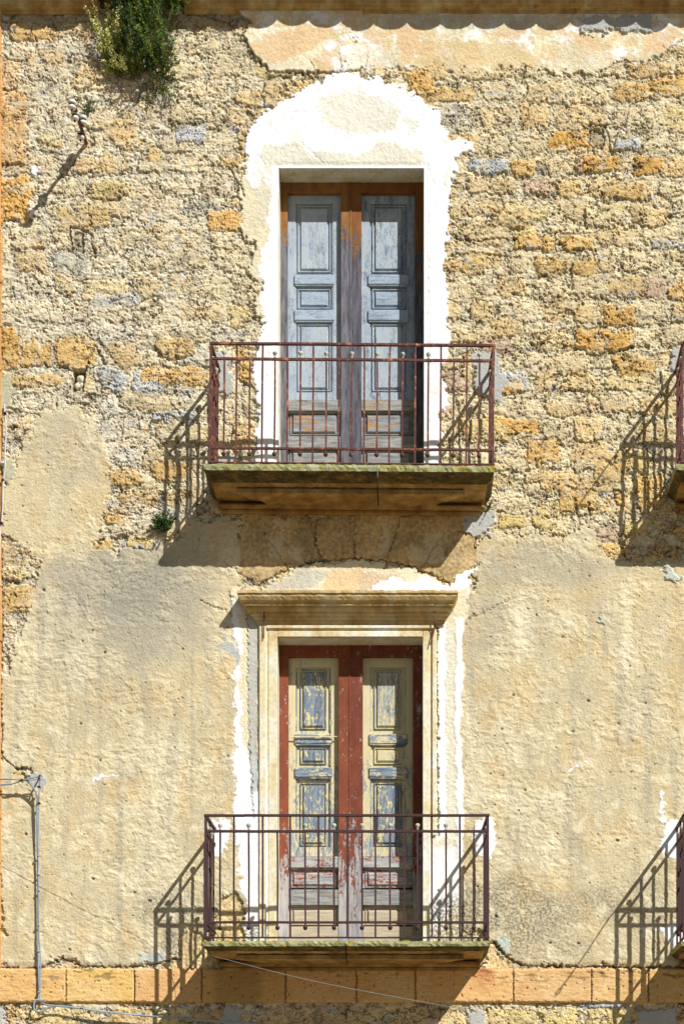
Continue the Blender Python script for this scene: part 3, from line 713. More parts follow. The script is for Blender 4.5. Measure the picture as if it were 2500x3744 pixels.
# string course of ashlar blocks
bm = bmesh.new()
js = [-520, -250, -20, 243, 493, 739, 1045, 1303, 1518, 1875, 2160, 2368, 2640, 2900, 3200, 3500]
rnd = random.Random(5)
for a, b in zip(js[:-1], js[1:]):
    bx(bm, a + 1.2, b - 1.2, 3546 + rnd.uniform(-1, 1), 3668 + rnd.uniform(-1, 1), -6, 9 + rnd.uniform(-1, 1), bev=1)
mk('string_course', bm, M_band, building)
gx, gy_ = np.meshgrid(np.arange(WX0, WX1, 2.5), np.concatenate([[3544.5, 3544.5], np.arange(3546, 3667, 2.5), [3668.5, 3668.5]]))
gx = gx.astype(np.float32); gy_ = gy_.astype(np.float32)
b1 = fbm(gx, gy_, 30, 4, 301, .35); b2 = fbm(gx, gy_, 9, 3, 305, .6); b3 = fbm(gx, gy_, 220, 3, 309)
Hb = 15.5 + 1.6 * terr(b1, 4) + .8 * b2
kb = np.array(lin((230, 186, 120)), np.float32); Cb = np.empty(gx.shape + (3,), np.float32); Cb[:] = kb
for a, b in zip(js[:-1], js[1:]):
    mm_ = (gx >= a) & (gx < b); Hb[mm_] += rnd.uniform(-1.5, 1.5); Cb[mm_] *= np.array((1, rnd.uniform(.97, 1.04), rnd.uniform(.9, 1.15)), np.float32) * rnd.uniform(.93, 1.06)
mixc(Cb, np.array(lin((238, 206, 152)), np.float32), sst(.0, .5, b3 + .5 * b1) * .6)
mixc(Cb, np.array(lin((214, 166, 98)), np.float32), sst(.1, .5, fbm(gx, gy_, 60, 4, 311, .4)) * .5)
Cb *= (1 + .16 * b1 + .14 * b2)[..., None]
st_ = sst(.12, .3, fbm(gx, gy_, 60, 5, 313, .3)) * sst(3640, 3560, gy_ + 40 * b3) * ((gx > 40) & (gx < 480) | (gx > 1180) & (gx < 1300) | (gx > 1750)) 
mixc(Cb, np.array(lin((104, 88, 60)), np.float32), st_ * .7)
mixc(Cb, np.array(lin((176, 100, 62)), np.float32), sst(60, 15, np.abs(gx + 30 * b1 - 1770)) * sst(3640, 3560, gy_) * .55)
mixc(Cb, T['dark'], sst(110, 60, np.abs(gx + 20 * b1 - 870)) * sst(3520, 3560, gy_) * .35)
pb = sst(.45, .55, fbm(gx, gy_, 14, 2, 317)); Hb -= 4 * pb; Cb *= (1 - .45 * pb)[..., None]
for j_ in js:
    q_ = sst(3.4, 1.2, np.abs(gx + 4 * b1 + 2 * b2 - j_)); Hb -= 7 * q_; Cb *= (1 - .6 * q_)[..., None]
eg = np.minimum(gy_ - 3546, 3667 - gy_) + 5 * b1 + 3 * b2; Hb -= 4 * sst(5, -1, eg)
Hb[0] = Hb[-1] = 0; Hb[1] -= 2; Hb[-2] -= 2
cb = np.stack([(gx.ravel() - 1250) / S, -Hb.ravel() / S, (GY - gy_.ravel()) / S], -1).astype(np.float32)
ib = np.arange(gx.size).reshape(gx.shape); qb = np.stack([ib[:-1, :-1], ib[1:, :-1], ib[1:, 1:], ib[:-1, 1:]], -1).reshape(-1, 4)
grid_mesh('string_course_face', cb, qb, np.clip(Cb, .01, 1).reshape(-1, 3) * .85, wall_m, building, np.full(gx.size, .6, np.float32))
# pilaster strip at the left
bm = bmesh.new(); ys = [-90, 40, 210, 420, 640, 850, 1040, 1200, 1360, 1560, 1740, 1960, 2150, 2350, 2560, 2800, 3000, 3200, 3400, 3543]
for a, b in zip(ys[:-1], ys[1:]): bx(bm, -330, 7 + rnd.uniform(-3, 3), a + 1.5, b - 1.5, -4, 15 + rnd.uniform(-2, 2), bev=2)
mk('pilaster', bm, M_quoin, building)
# eaves cornice, broken away behind the plant
PC = [(0, 53), (9, 52), (9, 44), (15, 43), (15, 40), (22, 37), (24, 31), (32, 30), (32, 24), (36, 14), (44, 8), (46, -4), (62, -12), (66, -30), (88, -38), (90, -56), (0, -60)]
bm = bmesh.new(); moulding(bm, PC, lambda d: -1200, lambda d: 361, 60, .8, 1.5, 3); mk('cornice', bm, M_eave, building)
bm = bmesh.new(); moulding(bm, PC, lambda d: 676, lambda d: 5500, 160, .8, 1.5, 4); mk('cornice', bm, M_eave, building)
bm = bmesh.new()
bx(bm, 362, 675, -60, 30, -6, 6, bev=5); bx(bm, 380, 470, -20, 34, 3, 20, bev=6); mk('broken_masonry', bm, M_cove, building)
# roof: barrel tiles whose channel ends hang over the eaves
roof = empty('roof', (0, 0, 0), building)
def halfpipe(bm, xc, r, dn, y0, d0, d1, rise, th=7):
    n = 10; rows = []
    for d, yy in ((d0, y0), (d1, y0 - rise)):
        o_, i_ = [], []
        for k in range(n + 1):
            a = math.pi * k / n; s = 1 if dn else -1
            o_.append(bm.verts.new(W(xc + r * math.cos(a), yy + s * r * .62 * math.sin(a), d)))
            i_.append(bm.verts.new(W(xc + (r - th) * math.cos(a), yy + s * (r * .62 - th) * math.sin(a), d)))
        rows.append((o_, i_))
    (a0, a1), (b0, b1) = rows
    for k in range(n):
        bm.faces.new((a0[k], a0[k+1], b0[k+1], b0[k])); bm.faces.new((a1[k], b1[k], b1[k+1], a1[k+1]))
        bm.faces.new((a0[k], a1[k], a1[k+1], a0[k+1])); bm.faces.new((b0[k], b0[k+1], b1[k+1], b1[k]))
bmc = bmesh.new(); bmt = bmesh.new(); rr_ = random.Random(8)
xx = 1262 - 119.5 * 22
while xx < 5400:
    j = rr_.uniform(-4, 4); dd = 172 + rr_.uniform(-6, 6)
    halfpipe(bmc, xx + 60 + j, 66, True, -120 + rr_.uniform(-4, 4), dd, -400, 150)
    halfpipe(bmt, xx + j, 52, False, -126, dd - 14, -400, 150)
    xx += 119.5
mk('channel_tiles', bmc, M_tile, roof); mk('cover_tiles', bmt, M_tile, roof)
bm = bmesh.new(); bx(bm, -1480, 5580, -215, -195, -400, 60); mk('eaves_board', bm, M_cove, roof)

# moulded hood and architrave of the lower door
PH = [(0, 2176), (93, 2188), (93, 2197), (88, 2199), (87, 2208), (80, 2219), (68, 2226), (68, 2234), (59, 2236), (58, 2243), (50, 2249), (42, 2252), (42, 2259), (33, 2262), (30, 2270), (20, 2275), (20, 2282), (15, 2284), (15, 2292), (0, 2293)]
bm = bmesh.new(); moulding(bm, PH, lambda d: 956 - .88 * d, lambda d: 1612 + .65 * d, 70, .5, 2.6, 9)
mk('door_hood', bm, M_hood, building)
M_arch = stone_mat('limewashed architrave', (218, 184, 126), (242, 228, 186), (252, 250, 246), 4, (1, 1, .5), bump=.35)
bm = bmesh.new()
def ring(bm, a, b, top, t2, d, bev=2):
    bx(bm, a, b, t2, 3478, 0, d, bev=bev)
bx(bm, 948, 974, 2294, 3478, 0, 20, 3); bx(bm, 974.5, 981, 2300, 3478, 0, 11); bx(bm, 981.5, 1014.5, 2312, 3478, 0, 15, 2)
bx(bm, 974.2, 1585, 2291.5, 2305, 0, 20, 3); bx(bm, 981.2, 1578, 2305.5, 2311.6, 0, 11); bx(bm, 1014.7, 1544.3, 2312, 2333.5, 0, 15, 2)
bx(bm, 1544.6, 1572, 2312, 3478, 0, 15, 2); bx(bm, 1572.4, 1578.2, 2312.1, 3060, 0, 11); bx(bm, 1578.6, 1595, 2305.7, 3060, 0, 20, 3)
mk('architrave', bm, M_arch, building)
M_rust = metal_mat('rusted iron', (96, 58, 54), (150, 88, 62), .52, (222, 150, 100))
M_rustd = metal_mat('dark painted iron', (76, 50, 50), (104, 56, 44), .62, (150, 84, 54))
for (x, y) in ((968, 2272), (1590, 2296)):
    bm = bmesh.new()
    tube(bm, [W(x, y, 6), W(x, y + 2, 34), W(x + 1, y - 18, 42), W(x, y - 30, 40)], 2.6 / S, 7)
    tube(bm, [W(x, y + 2, 30), W(x - (18 if x > 1200 else 2), y + 70, 26)], 2.3 / S, 7)
    mk('iron_hook', bm, M_rust, building)

# ------------------------------------------------------------------ doors
def door(spec):
    D = empty('balcony_door', (0, 0, 0), building); tag(D, spec['label'])
    fd, ld = -88, -110
    def fb(bm, x0, x1, y0, y1, da, db, bev=1.2, ref=None):
        r = ref if ref is not None else db
        a = F(x0, y0, r); b = F(x1, y1, r); return bx(bm, a[0], b[0], a[1], b[1], da, db, bev)
    x = spec['x']; yt = spec['yt']; yb = spec['yb']; yl = spec['yl']     # yl: bottom of the shutter bay
    # frame of the two door leaves
    for side, (a, b, c, d) in enumerate(((x[0], x[1], x[2], x[3]), (x[3], x[4], x[5], x[6]))):
        bm = bmesh.new(); g = .7
        fb(bm, a + g, b, yt[0], yb, -128, fd); fb(bm, c, d - g, yt[0], yb, -128, fd)
        fb(bm, b, c, yt[0], yt[1], -128, fd - .6)
        # little bead beside the meeting stile
        if side == 0: fb(bm, d - 5, d + 1.5, yt[0], yb, fd, fd + 2.5, .8)
        mk('door_leaf', bm, spec['mf'][side], D)
        # solid lower rails and panels
        r = spec['rails']
        for (q0, q1), mt in r:
            bm = bmesh.new(); fb(bm, b, c, q0, q1, -126, fd - 3, 2); fb(bm, b + 3, c - 3, q1, q1 + 7, -126, fd - 9, 2)
            mk('lower_rail', bm, mt, D)
        for (q0, q1), mt in spec['low']:
            bm = bmesh.new(); p0 = F(b, q0, -104); p1 = F(c, q1, -104)
            bx(bm, p0[0], p1[0], p0[1], p1[1], -126, -108)
            frustum(bm, p0[0] + 16, p1[0] - 16, p0[1] + 8, p1[1] - 6, -108, -99, 7)
            for t0, t1, t2, t3 in ((p0[0] + 9, p1[0] - 9, p0[1] + 2, p0[1] + 6), (p0[0] + 9, p1[0] - 9, p1[1] - 5, p1[1] - 1),
                                   (p0[0] + 9, p0[0] + 13, p0[1] + 6.1, p1[1] - 5.1), (p1[0] - 13, p1[0] - 9, p0[1] + 6.1, p1[1] - 5.1)):
                bx(bm, t0, t1, t2, t3, -108, -104, 1)
            mk('lower_panel', bm, mt, D)
        # shutter behind: stiles, ledges and raised panels
        bm = bmesh.new(); s0, s1 = spec['st'][side]
        fb(bm, b - 6, s0, yt[1] - 8, yl, -126, ld); fb(bm, s1, c + 6, yt[1] - 8, yl, -126, ld)
        fb(bm, s0, s1, yt[1] - 8, spec['pan'][0][0] - 14, -126, ld)
        fb(bm, s0, s1, spec['pan'][-1][1] + 14, yl, -126, ld)
        fb(bm, s0, s1, yt[1], yl, -128, ld - 9, 0)
        mk('shutter', bm, spec['ms'][side], D)
        for (q0, q1) in spec['led']:
            bm = bmesh.new(); fb(bm, s0 - 5, s1 + 5, q0, q1 - 9, -124, ld + 7, 3)
            fb(bm, s0 - 1, s1 + 1, q1 - 9, q1 - 4, -124, ld + 4, 1); fb(bm, s0 + 2, s1 - 2, q1 - 4, q1, -124, ld + 1, 1)
            mk('ledge', bm, spec['ml'][side], D)
        e0, e1 = spec['pi'][side]
        for k, (q0, q1) in enumerate(spec['pan']):
            bm = bmesh.new()
            p0 = F(e0, q0, ld); p1 = F(e1, q1, ld)
            frustum(bm, p0[0], p1[0], p0[1], p1[1], ld - 9, ld - 1, 5)
            o0, o1, o2, o3 = p0[0] - 9, p1[0] + 9, p0[1] - 8, p1[1] + 8
            for t in ((o0, o1, o2, o2 + 4), (o0, o1, o3 - 4, o3), (o0, o0 + 4, o2 + 4.1, o3 - 4.1), (o1 - 4, o1, o2 + 4.1, o3 - 4.1)):
                bx(bm, *t, ld - 9, ld - 3, 1)
            z0, z1 = F(s0, 0, ld)[0], F(s1, 0, ld)[0]
            for t in ((z0, z0 + 4, o2 - 6, o3 + 6), (z1 - 4, z1, o2 - 6, o3 + 6)): bx(bm, *t, ld - 9, ld - 2, 1)
            mk('raised_panel', bm, spec['mp'][side][k], D)
    return D
zz = lambda y: (GY - y) / S
blueg = peel_mat('weathered blue-grey paint', (178, 190, 208), (96, 104, 116), (176, 184, 192), .72, seed=1, paint2=(196, 206, 206), soft=.08)
blueg2 = peel_mat('chalky grey-green paint', (196, 205, 206), (90, 100, 112), (168, 178, 196), .58, seed=2, paint2=(170, 188, 206), soft=.07)
ledg = peel_mat('grey ledge wood', (178, 194, 210), (104, 118, 132), (166, 182, 196), .6, 'x', seed=3, soft=.08)
brn = peel_mat('brown paint over grey wood', (172, 122, 66), (52, 52, 60), (136, 134, 142), .5, z=(zz(900), 0.0, zz(740), .85), seed=4, paint2=(132, 88, 48))
brn2 = peel_mat('brown paint over dark wood', (150, 104, 58), (48, 48, 58), (118, 116, 126), .5, z=(zz(1080), 0.0, zz(740), .9), seed=5, paint2=(140, 82, 36))
lowg = peel_mat('bare grey oak', (206, 176, 120), (96, 100, 108), (186, 184, 178), .22, 'x', seed=6)
lowo = peel_mat('grey oak with ochre remnants', (214, 150, 60), (100, 104, 112), (178, 182, 184), .33, 'x', seed=7)
D1 = dict(label='grey-blue weathered shutters in a brown peeling frame, upper balcony door',
    x=(1020, 1051, 1246, 1283, 1321, 1516, 1549), yt=(660, 703), yb=1770, yl=1462, st=((1080, 1217), (1349, 1490)), pi=((1097, 1199), (1369, 1470)),
    pan=((758, 985), (1062, 1118), (1191, 1420)), led=((1002, 1048), (1131, 1180)), mf=(brn, brn2),
    rails=(((1460, 1502), lowg), ((1594, 1638), lowg)), low=(((1508, 1592), lowo), ((1645, 1760), lowg)),
    ms=(blueg, blueg2), ml=(ledg, ledg), mp=((blueg, ledg, blueg), (blueg2, ledg, blueg)))
door(D1)
red = peel_mat('red-brown paint flaking to grey wood', (154, 84, 56), (150, 148, 158), (206, 198, 192), .5, z=(zz(3400), 0.0, zz(2950), .84), seed=11, paint2=(126, 66, 46), soft=.02)
red2 = peel_mat('red-brown paint on the right leaf', (142, 76, 52), (120, 112, 120), (196, 190, 188), .5, z=(zz(3420), 0.0, zz(2950), .78), seed=12, paint2=(116, 60, 44), soft=.02)
crm = peel_mat('cream paint worn to blue-grey wood', (234, 224, 182), (86, 100, 122), (190, 200, 208), .5, z=(zz(3133), .46, zz(2420), .86), seed=13, paint2=(226, 213, 166))
crm2 = peel_mat('cream paint, right shutter', (232, 222, 180), (90, 104, 126), (190, 200, 206), .5, z=(zz(3133), .5, zz(2420), .92), seed=14, paint2=(224, 211, 164))
cpan = peel_mat('worn cream panel', (240, 224, 160), (74, 88, 112), (150, 164, 180), .36, seed=15)
cpan2 = peel_mat('worn cream panel with clear grain', (240, 224, 160), (96, 112, 134), (186, 196, 200), .42, seed=16, soft=.1)
cled = peel_mat('bare blue-grey ledge', (232, 220, 178), (64, 80, 102), (150, 166, 182), .4, 'x', seed=17)
lred = peel_mat('red paint remnants on bleached rail', (176, 84, 50), (140, 146, 156), (206, 204, 198), .4, 'x', seed=18)
lbar = peel_mat('bare bleached pine', (196, 110, 70), (176, 166, 150), (222, 204, 174), .12, 'x', seed=19)
D2 = dict(label='cream and blue worn shutters in a red-brown flaking frame, lower balcony door',
    x=(1014, 1054, 1237, 1280, 1326, 1509, 1542), yt=(2355, 2401), yb=3465, yl=3133, st=((1081, 1209), (1353, 1484)), pi=((1106, 1184), (1376, 1459)),
    pan=((2455, 2658), (2742, 2786), (2871, 3085)), led=((2685, 2730), (2806, 2852)), mf=(red, red2),
    rails=(((3133, 3174), lred), ((3254, 3312), lowg), ((3389, 3460), lbar)), low=(((3182, 3248), lred), ((3320, 3384), lbar)),
    ms=(crm, crm2), ml=(cled, cled), mp=((cpan, cpan, cpan), (cpan2, crm, cpan)))
Dl = door(D2)
bm = bmesh.new(); tube(bm, [W(1057, 2672, -98), W(1240, 2671, -96)], 2.2 / S, 6); mk('shutter_bar', bm, M_arch, Dl)

# ------------------------------------------------------------------ balconies
BR = random.Random(31)
def bar(bm, x, y0, y1, d, w=6.4, lean=0.0):
    h = w / 2
    j = BR.uniform(-1.3, 1.3); k = BR.uniform(-.9, .9); n = 5; vs = []
    for i in range(n + 1):
        t = i / n; ox = j * math.sin(t * 3.1) + k * (t - .5); yy = y0 + (y1 - y0) * t; hh = h * BR.uniform(.93, 1.07)
        vs.append([bm.verts.new(W(x + ox + a * hh, yy, d + c * hh)) for a, c in ((-1, -1), (1, -1), (1, 1), (-1, 1))])
    for i in range(n):
        for q in range(4): bm.faces.new((vs[i][q], vs[i][(q + 1) % 4], vs[i + 1][(q + 1) % 4], vs[i + 1][q]))
    bm.faces.new(vs[0][::-1]); bm.faces.new(vs[-1])
M_urn = stone_mat('chalky cast knob', (150, 150, 136), (196, 196, 180), (222, 222, 208), 30, bump=.2)
URN = [(2.2, 0), (3.6, 1), (3.8, 3.5), (3.0, 6), (4.4, 9), (7.2, 13), (8.2, 17), (7.8, 20), (5.4, 22.5), (2, 23.5)]
ACN = [(2.6, 0), (3.2, -5), (3.6, -8), (7.4, -11), (8.2, -14), (7.4, -18), (4.6, -22), (1.5, -23.5)]
def balcony(label, b, xl, xr, top, r2, r3, base, tall, short, slab, mats, miss=(), roll=0.0, spike=(), kx=None):
    """coordinates as measured at the railing's front face, b = how far it stands out"""
    ox, oy = F(xl, base, b)
    B = empty('balcony', W((F(xl, 0, b)[0] + F(xr, 0, b)[0]) / 2, F(0, base, b)[1], 0), building); tag(B, label)
    org = tuple(B.location)
    fx = lambda x: F(x, 0, b)[0]
    fy = lambda y: F(0, y, b)[1]
    L, R = fx(xl), fx(xr); yT, y2, y3, yB = fy(top), fy(r2), fy(r3), fy(base)
    mr, ms = mats
    def P(name, bm, m, lab=None, smooth=False):
        o = mk(name, bm, m, B, smooth, org)
        if lab: o['label'] = lab
        return o
    def side(t, sgn):       # x along a side rail, t = depth
        return (L + 7 * (1 - t / b)) if sgn < 0 else (R - 7 * (1 - t / b))
    for nm, yy, hh, dd in (('top_rail', yT, 4.2, 6), ('middle_rail', y2, 4.6, 4), ('bottom_rail', y3, 4.2, 4), ('base_rail', yB - 3, 2.6, 5)):
        bm = bmesh.new(); ext = 6 if nm in ('top_rail', 'base_rail') else 0
        n = 14; rs = random.Random(int(yy)); pts = []
        # front run built of short straight pieces so the iron is not dead straight
        for i in range(n):
            x0 = L - ext + (R - L + 2 * ext) * i / n; x1 = L - ext + (R - L + 2 * ext) * (i + 1) / n
            o = rs.uniform(-.5, .5); bx(bm, x0 - .3 * (i > 0), x1, yy - hh + o, yy + hh + o, b - dd + o * .2, b + dd + o * .2, .9)
        P(nm, bm, mr)
        for sg in (-1, 1):
            bm = bmesh.new(); x0, x1 = side(b, sg), side(-12, sg)
            vs = []
            w = 5 if nm == 'top_rail' else 3.2
            for t, xx_ in ((b - dd - .5, x0), (-14, x1)):
                for (a_, c_) in ((-w, -hh), (w, -hh), (w, hh), (-w, hh)): vs.append(bm.verts.new(W(xx_ + a_, yy + c_, t)))
            for q in ((0, 1, 2, 3), (7, 6, 5, 4), (0, 4, 5, 1), (1, 5, 6, 2), (2, 6, 7, 3), (3, 7, 4, 0)): bm.faces.new([vs[i] for i in q])
            P('side_' + nm, bm, mr)
    for xx_ in (L, R):
        bm = bmesh.new(); bar(bm, xx_, yT + 4.3, yB - 5.8, b, 8.4); P('corner_post', bm, mr)
    for x in tall:
        bm = bmesh.new(); bar(bm, fx(x), yT + 4.3, yB - 5.8, b); P('long_baluster', bm, mr)
    def shortbar(x, d, urn=True, sp=False):
        bm = bmesh.new(); bar(bm, x, y2 + 4.7, y3 - 4.3, d, 6.2)
        lathe(bm, W(x, y3 + 4.4, d), ACN, 10)
        if sp: tube(bm, [W(x, y2 - 4.8, d), W(x + .5, y2 - 28, d)], [1.6 / S, .5 / S], 6)
        o = P('knobbed_baluster', bm, mr, smooth=False)
        if urn:
            bm = bmesh.new(); lathe(bm, W(x, y2 - 4.6, d), URN, 12); P('finial', bm, M_urn, smooth=True)
    for i, x in enumerate(short): shortbar(fx(x), b, i not in miss, i in spike)
    for sg in (-1, 1):
        for k in (1, 3): shortbar(side(b * (1 - .2 * k), sg), b * (1 - .2 * k))
        for k in (2, 4):
            bm = bmesh.new(); d = b * (1 - .2 * k); bar(bm, side(d, sg), yT + 4.3, yB - 5.8, d); P('long_baluster', bm, mr)
    # slab: two stones meeting at kx, moulded on three sides
    sl_, sr_, prof, blk, ledge = slab['l'], slab['r'], slab['prof'], slab['blk'], slab['ledge']
    dm = prof[1][0]; kk = kx
    for a, c, nm in ((0, kk - 1.6, 0), (kk + 1.6, 0, 1)):
        bm = bmesh.new()
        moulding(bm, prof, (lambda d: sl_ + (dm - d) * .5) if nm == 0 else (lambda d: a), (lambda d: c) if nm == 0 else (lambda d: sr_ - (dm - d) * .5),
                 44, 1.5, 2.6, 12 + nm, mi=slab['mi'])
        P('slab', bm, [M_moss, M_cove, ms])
    # carved soffit block with ogee ends
    for a, c, nm in ((blk[0], kk - 2, 0), (kk + 2, blk[1], 1)):
        bm = bmesh.new(); d1, d0, y0, y1 = blk[2]
        og = [(0, 1.0), (2, .86), (14, .80), (30, .72), (44, .58), (62, .50), (84, .44), (96, .3), (100, .0)]
        pts = [(a + q, d0 + (d1 - d0) * t) for q, t in og] if nm == 0 else [(a, d1), (a, d0)]
        pts2 = [(c - q, d0 + (d1 - d0) * t) for q, t in og] if nm == 1 else [(c, d1), (c, d0)]
        loop = pts + pts2[::-1]
        lo = [bm.verts.new(W(x, y1, d)) for x, d in loop]; up = [bm.verts.new(W(x, y0, d)) for x, d in loop]
        bm.faces.new(lo); bm.faces.new(up[::-1])
        for i in range(len(loop)):
            j = (i + 1) % len(loop); bm.faces.new((lo[i], up[i], up[j], lo[j]))
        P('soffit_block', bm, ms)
    bm = bmesh.new(); d1, d0, y0, y1 = blk[2]
    bx(bm, blk[0] + 6, kk - 2.5, y0 - 1, y0 + 5, d1 - 4, d1 + 3, .6); bx(bm, kk + 2.5, blk[1] - 6, y0 - 1, y0 + 5, d1 - 4, d1 + 3, .6)
    P('shade_strip', bm, M_cove)  # dark bar added to read as the shaded groove above the block
    bm = bmesh.new(); a, c, y0, y1, d = ledge
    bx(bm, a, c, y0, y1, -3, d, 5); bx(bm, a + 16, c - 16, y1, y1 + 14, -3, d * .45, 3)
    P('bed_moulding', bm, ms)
    if roll: B.rotation_euler = (0, roll, 0)
    return B
def copy_tree(o, parent=None):
    c = o.copy(); C.objects.link(c); c.parent = parent
    for ch in list(o.children): copy_tree(ch, c)
    return c
UB = balcony('rusty red-brown upper balcony railing on a mossy moulded slab', 230, 768, 1801, 1259, 1315, 1642, 1698,
    [863, 957, 1048, 1142, 1237, 1329, 1422, 1516, 1609, 1703], [817, 911, 1002, 1096, 1190, 1283, 1376, 1469, 1563, 1656, 1750],
    dict(l=770, r=1797, prof=[(0, 1787), (236, 1790), (237, 1800), (234, 1812), (226, 1817), (216, 1824), (202, 1829), (186, 1838), (176, 1846), (0, 1848)],
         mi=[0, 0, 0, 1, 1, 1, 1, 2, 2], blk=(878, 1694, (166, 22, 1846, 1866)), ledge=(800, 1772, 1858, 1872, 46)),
    (M_rust, M_slab), kx=1384, roll=math.radians(0.45))
LB = balcony('dark brown lower balcony railing on a lichen-edged stone slab', 263, 752, 1783, 2983, 3041, 3374, 3433,
    [855, 960, 1061, 1164, 1269, 1372, 1477, 1578, 1680], [805, 909, 1014, 1116, 1221, 1323, 1426, 1526, 1630, 1732],
    dict(l=770, r=1780, prof=[(0, 3476), (268, 3479), (269, 3488), (266, 3497), (256, 3501), (244, 3504), (230, 3510), (216, 3515), (0, 3517)],
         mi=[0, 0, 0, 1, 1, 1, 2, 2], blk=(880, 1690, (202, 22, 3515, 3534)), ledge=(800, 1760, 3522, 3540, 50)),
    (M_rustd, M_slab), miss=(2, 9), spike=(9,), kx=1272)
UR = copy_tree(UB, building); UR.location.x += 1668 / S; UR.location.y += 0; UR['label'] = 'rusty balcony cut by the right picture edge, upper row'
LR = copy_tree(LB, building); LR.location.x += 1682 / S; LR['label'] = 'dark brown balcony cut by the right picture edge, lower row'
for o in (UB, UR, LB, LR): o['group'] = 'balconies of the house front'
def bracket(par, pts, r=2.4):
    bm = bmesh.new(); tube(bm, wires(pts, 4), r / S, 7)
    o = mk('line_bracket', bm, M_rust, par, org=tuple(par.location)); return o
x0 = F(752, 0, 263)[0] + 1682; y0 = F(0, 2983, 263)[1]
bracket(LR, [(x0, y0, 263), (x0 - 2, y0 - 6, 300), (x0, y0, 400), (x0 - 1, y0 + 2, 505), (x0 - 8, y0 + 2, 520), (x0 - 4, y0 + 4, 535), (x0 + 4, y0 + 2, 524), (x0, y0 + 2, 508)])
x0 = F(768, 0, 230)[0] + 1668; y0 = F(0, 1259, 230)[1]
bracket(UR, [(x0, y0 + 5, 225), (x0, y0 + 4, 330), (x0 - 1, y0 + 4, 440), (x0, y0 + 4, 458)])
# ------------------------------------------------------------------ insulators
M_por = NT('glazed porcelain', .35, .5); M_por = M_por.out(M_por.ramp(M_por.noise(20), [(.3, col((226, 224, 212))), (.6, col((248, 246, 238)))]))
M_grv = NT('dark groove'); M_grv = M_grv.out(M_grv.ramp(M_grv.noise(20), [(.3, col((50, 52, 50))), (.6, col((92, 94, 90)))]))  # dark tone between the pale discs
INS = empty('insulator_bracket', W(312, 524, 4))
tag(INS, 'rusty iron arm with four stacked white porcelain insulators sticking out of the stone wall', 'insulator bracket')
org = tuple(INS.location)
bm = bmesh.new(); tube(bm, [W(316, 524, -6), W(313, 518, 70), W(311, 514, 160), W(310, 511, 236)], 7.0 / S, 8)
mk('arm', bm, M_rust, INS, org=org)
for (dx, d, y) in ((-4, 244, 522), (-5, 180, 524), (12, 108, 500), (-6, 56, 524)):
    x = 310 + dx
    c = W(x, y + 12, d); bm = bmesh.new()
    lathe(bm, c, [(8, -4), (13, -2), (14.5, 2), (14, 6), (11, 8.5)], 16); lathe(bm, c, [(11, 15), (14, 17), (14.5, 22), (13, 26), (8, 29), (3, 30)], 16)
    o = mk('insulator', bm, M_por, INS, True, org)
    bm = bmesh.new(); lathe(bm, c, [(11, 8.3), (9.6, 10), (9.6, 13.5), (11, 15.2)], 16)
    g = mk('groove', bm, M_grv, o, True, org)
    bm = bmesh.new(); tube(bm, [c + Vector((0, 0, -10 / S)), c + Vector((0, 0, -3 / S))], 3.5 / S, 8); mk('pin', bm, M_rust, o, org=org)

# ------------------------------------------------------------------ cables
M_cab = NT('grey cable sheath', .5, .4); M_cab = M_cab.out(M_cab.ramp(M_cab.noise(12), [(.3, col((136, 150, 158))), (.7, col((176, 188, 196)))]))
M_cabw = NT('white cable sheath', .5, .4); M_cabw = M_cabw.out(M_cabw.ramp(M_cabw.noise(12), [(.3, col((196, 196, 196))), (.7, col((226, 226, 228)))]))
M_blk = NT('black clip', .6); M_blk.b.inputs['Base Color'].default_value = (.02, .02, .025, 1); M_blk = M_blk.m
def fp(pts): return [F(x, y, d) + (d,) for x, y, d in pts]
CB = empty('cable_bundle', W(140, 3660, 10)); org = tuple(CB.location)
tag(CB, 'grey cables tied together, running down the left of the plastered wall and turning right below', 'cable')
def cable(par, pts, r, mat, org, nm='cable', n=8):
    bm = bmesh.new(); tube(bm, wires(fp(pts), n), r / S, 8); return mk(nm, bm, mat, par, True, org)
cable(CB, [(-120,2872,40),(0,2870,42),(40,2868,45),(80,2855,50),(100,2856,50),(120,2878,45),(136,2912,40),(134,2970,34),(137,3100,28),(140,3300,26),(140,3500,26),(143,3640,28),
           (128,3662,30),(124,3688,30),(140,3702,30),(165,3694,30),(200,3680,32),(300,3690,34),(400,3702,34),(600,3722,34),(900,3744,34),(1300,3772,34)], 3.4, M_cab, org)
cable(CB, [(-120,2852,46),(0,2850,48),(60,2851,50),(100,2849,54),(140,2840,58),(147,2842,58),(144,2870,50),(143,2900,44),(141,3000,34),(140,3200,30),(142,3400,28),(148,3500,28),
           (147,3600,28),(148,3655,30),(170,3675,32),(260,3683,34),(400,3705,37),(700,3727,37),(1000,3748,37),(1300,3770,37)], 2.2, M_cab, org)
cable(CB, [(-120,2850,44),(20,2849,50),(80,2853,54),(125,2852,55),(142,2846,60)], 1.6, M_cab, org)
bm = bmesh.new(); tube(bm, wires([F(150,2838,5)+(5,), F(146,2836,40)+(40,), F(144,2838,64)+(64,), F(141,2852,66)+(66,)], 4), 3 / S, 8)
mk('wall_hook', bm, M_rustd, CB, org=org)
bm = bmesh.new(); tube(bm, wires([F(150,3672,4)+(4,), F(148,3668,30)+(30,), F(158,3658,36)+(36,), F(170,3658,36)+(36,)], 4), 2.6 / S, 8)
mk('wall_hook', bm, M_cab, CB, org=org)
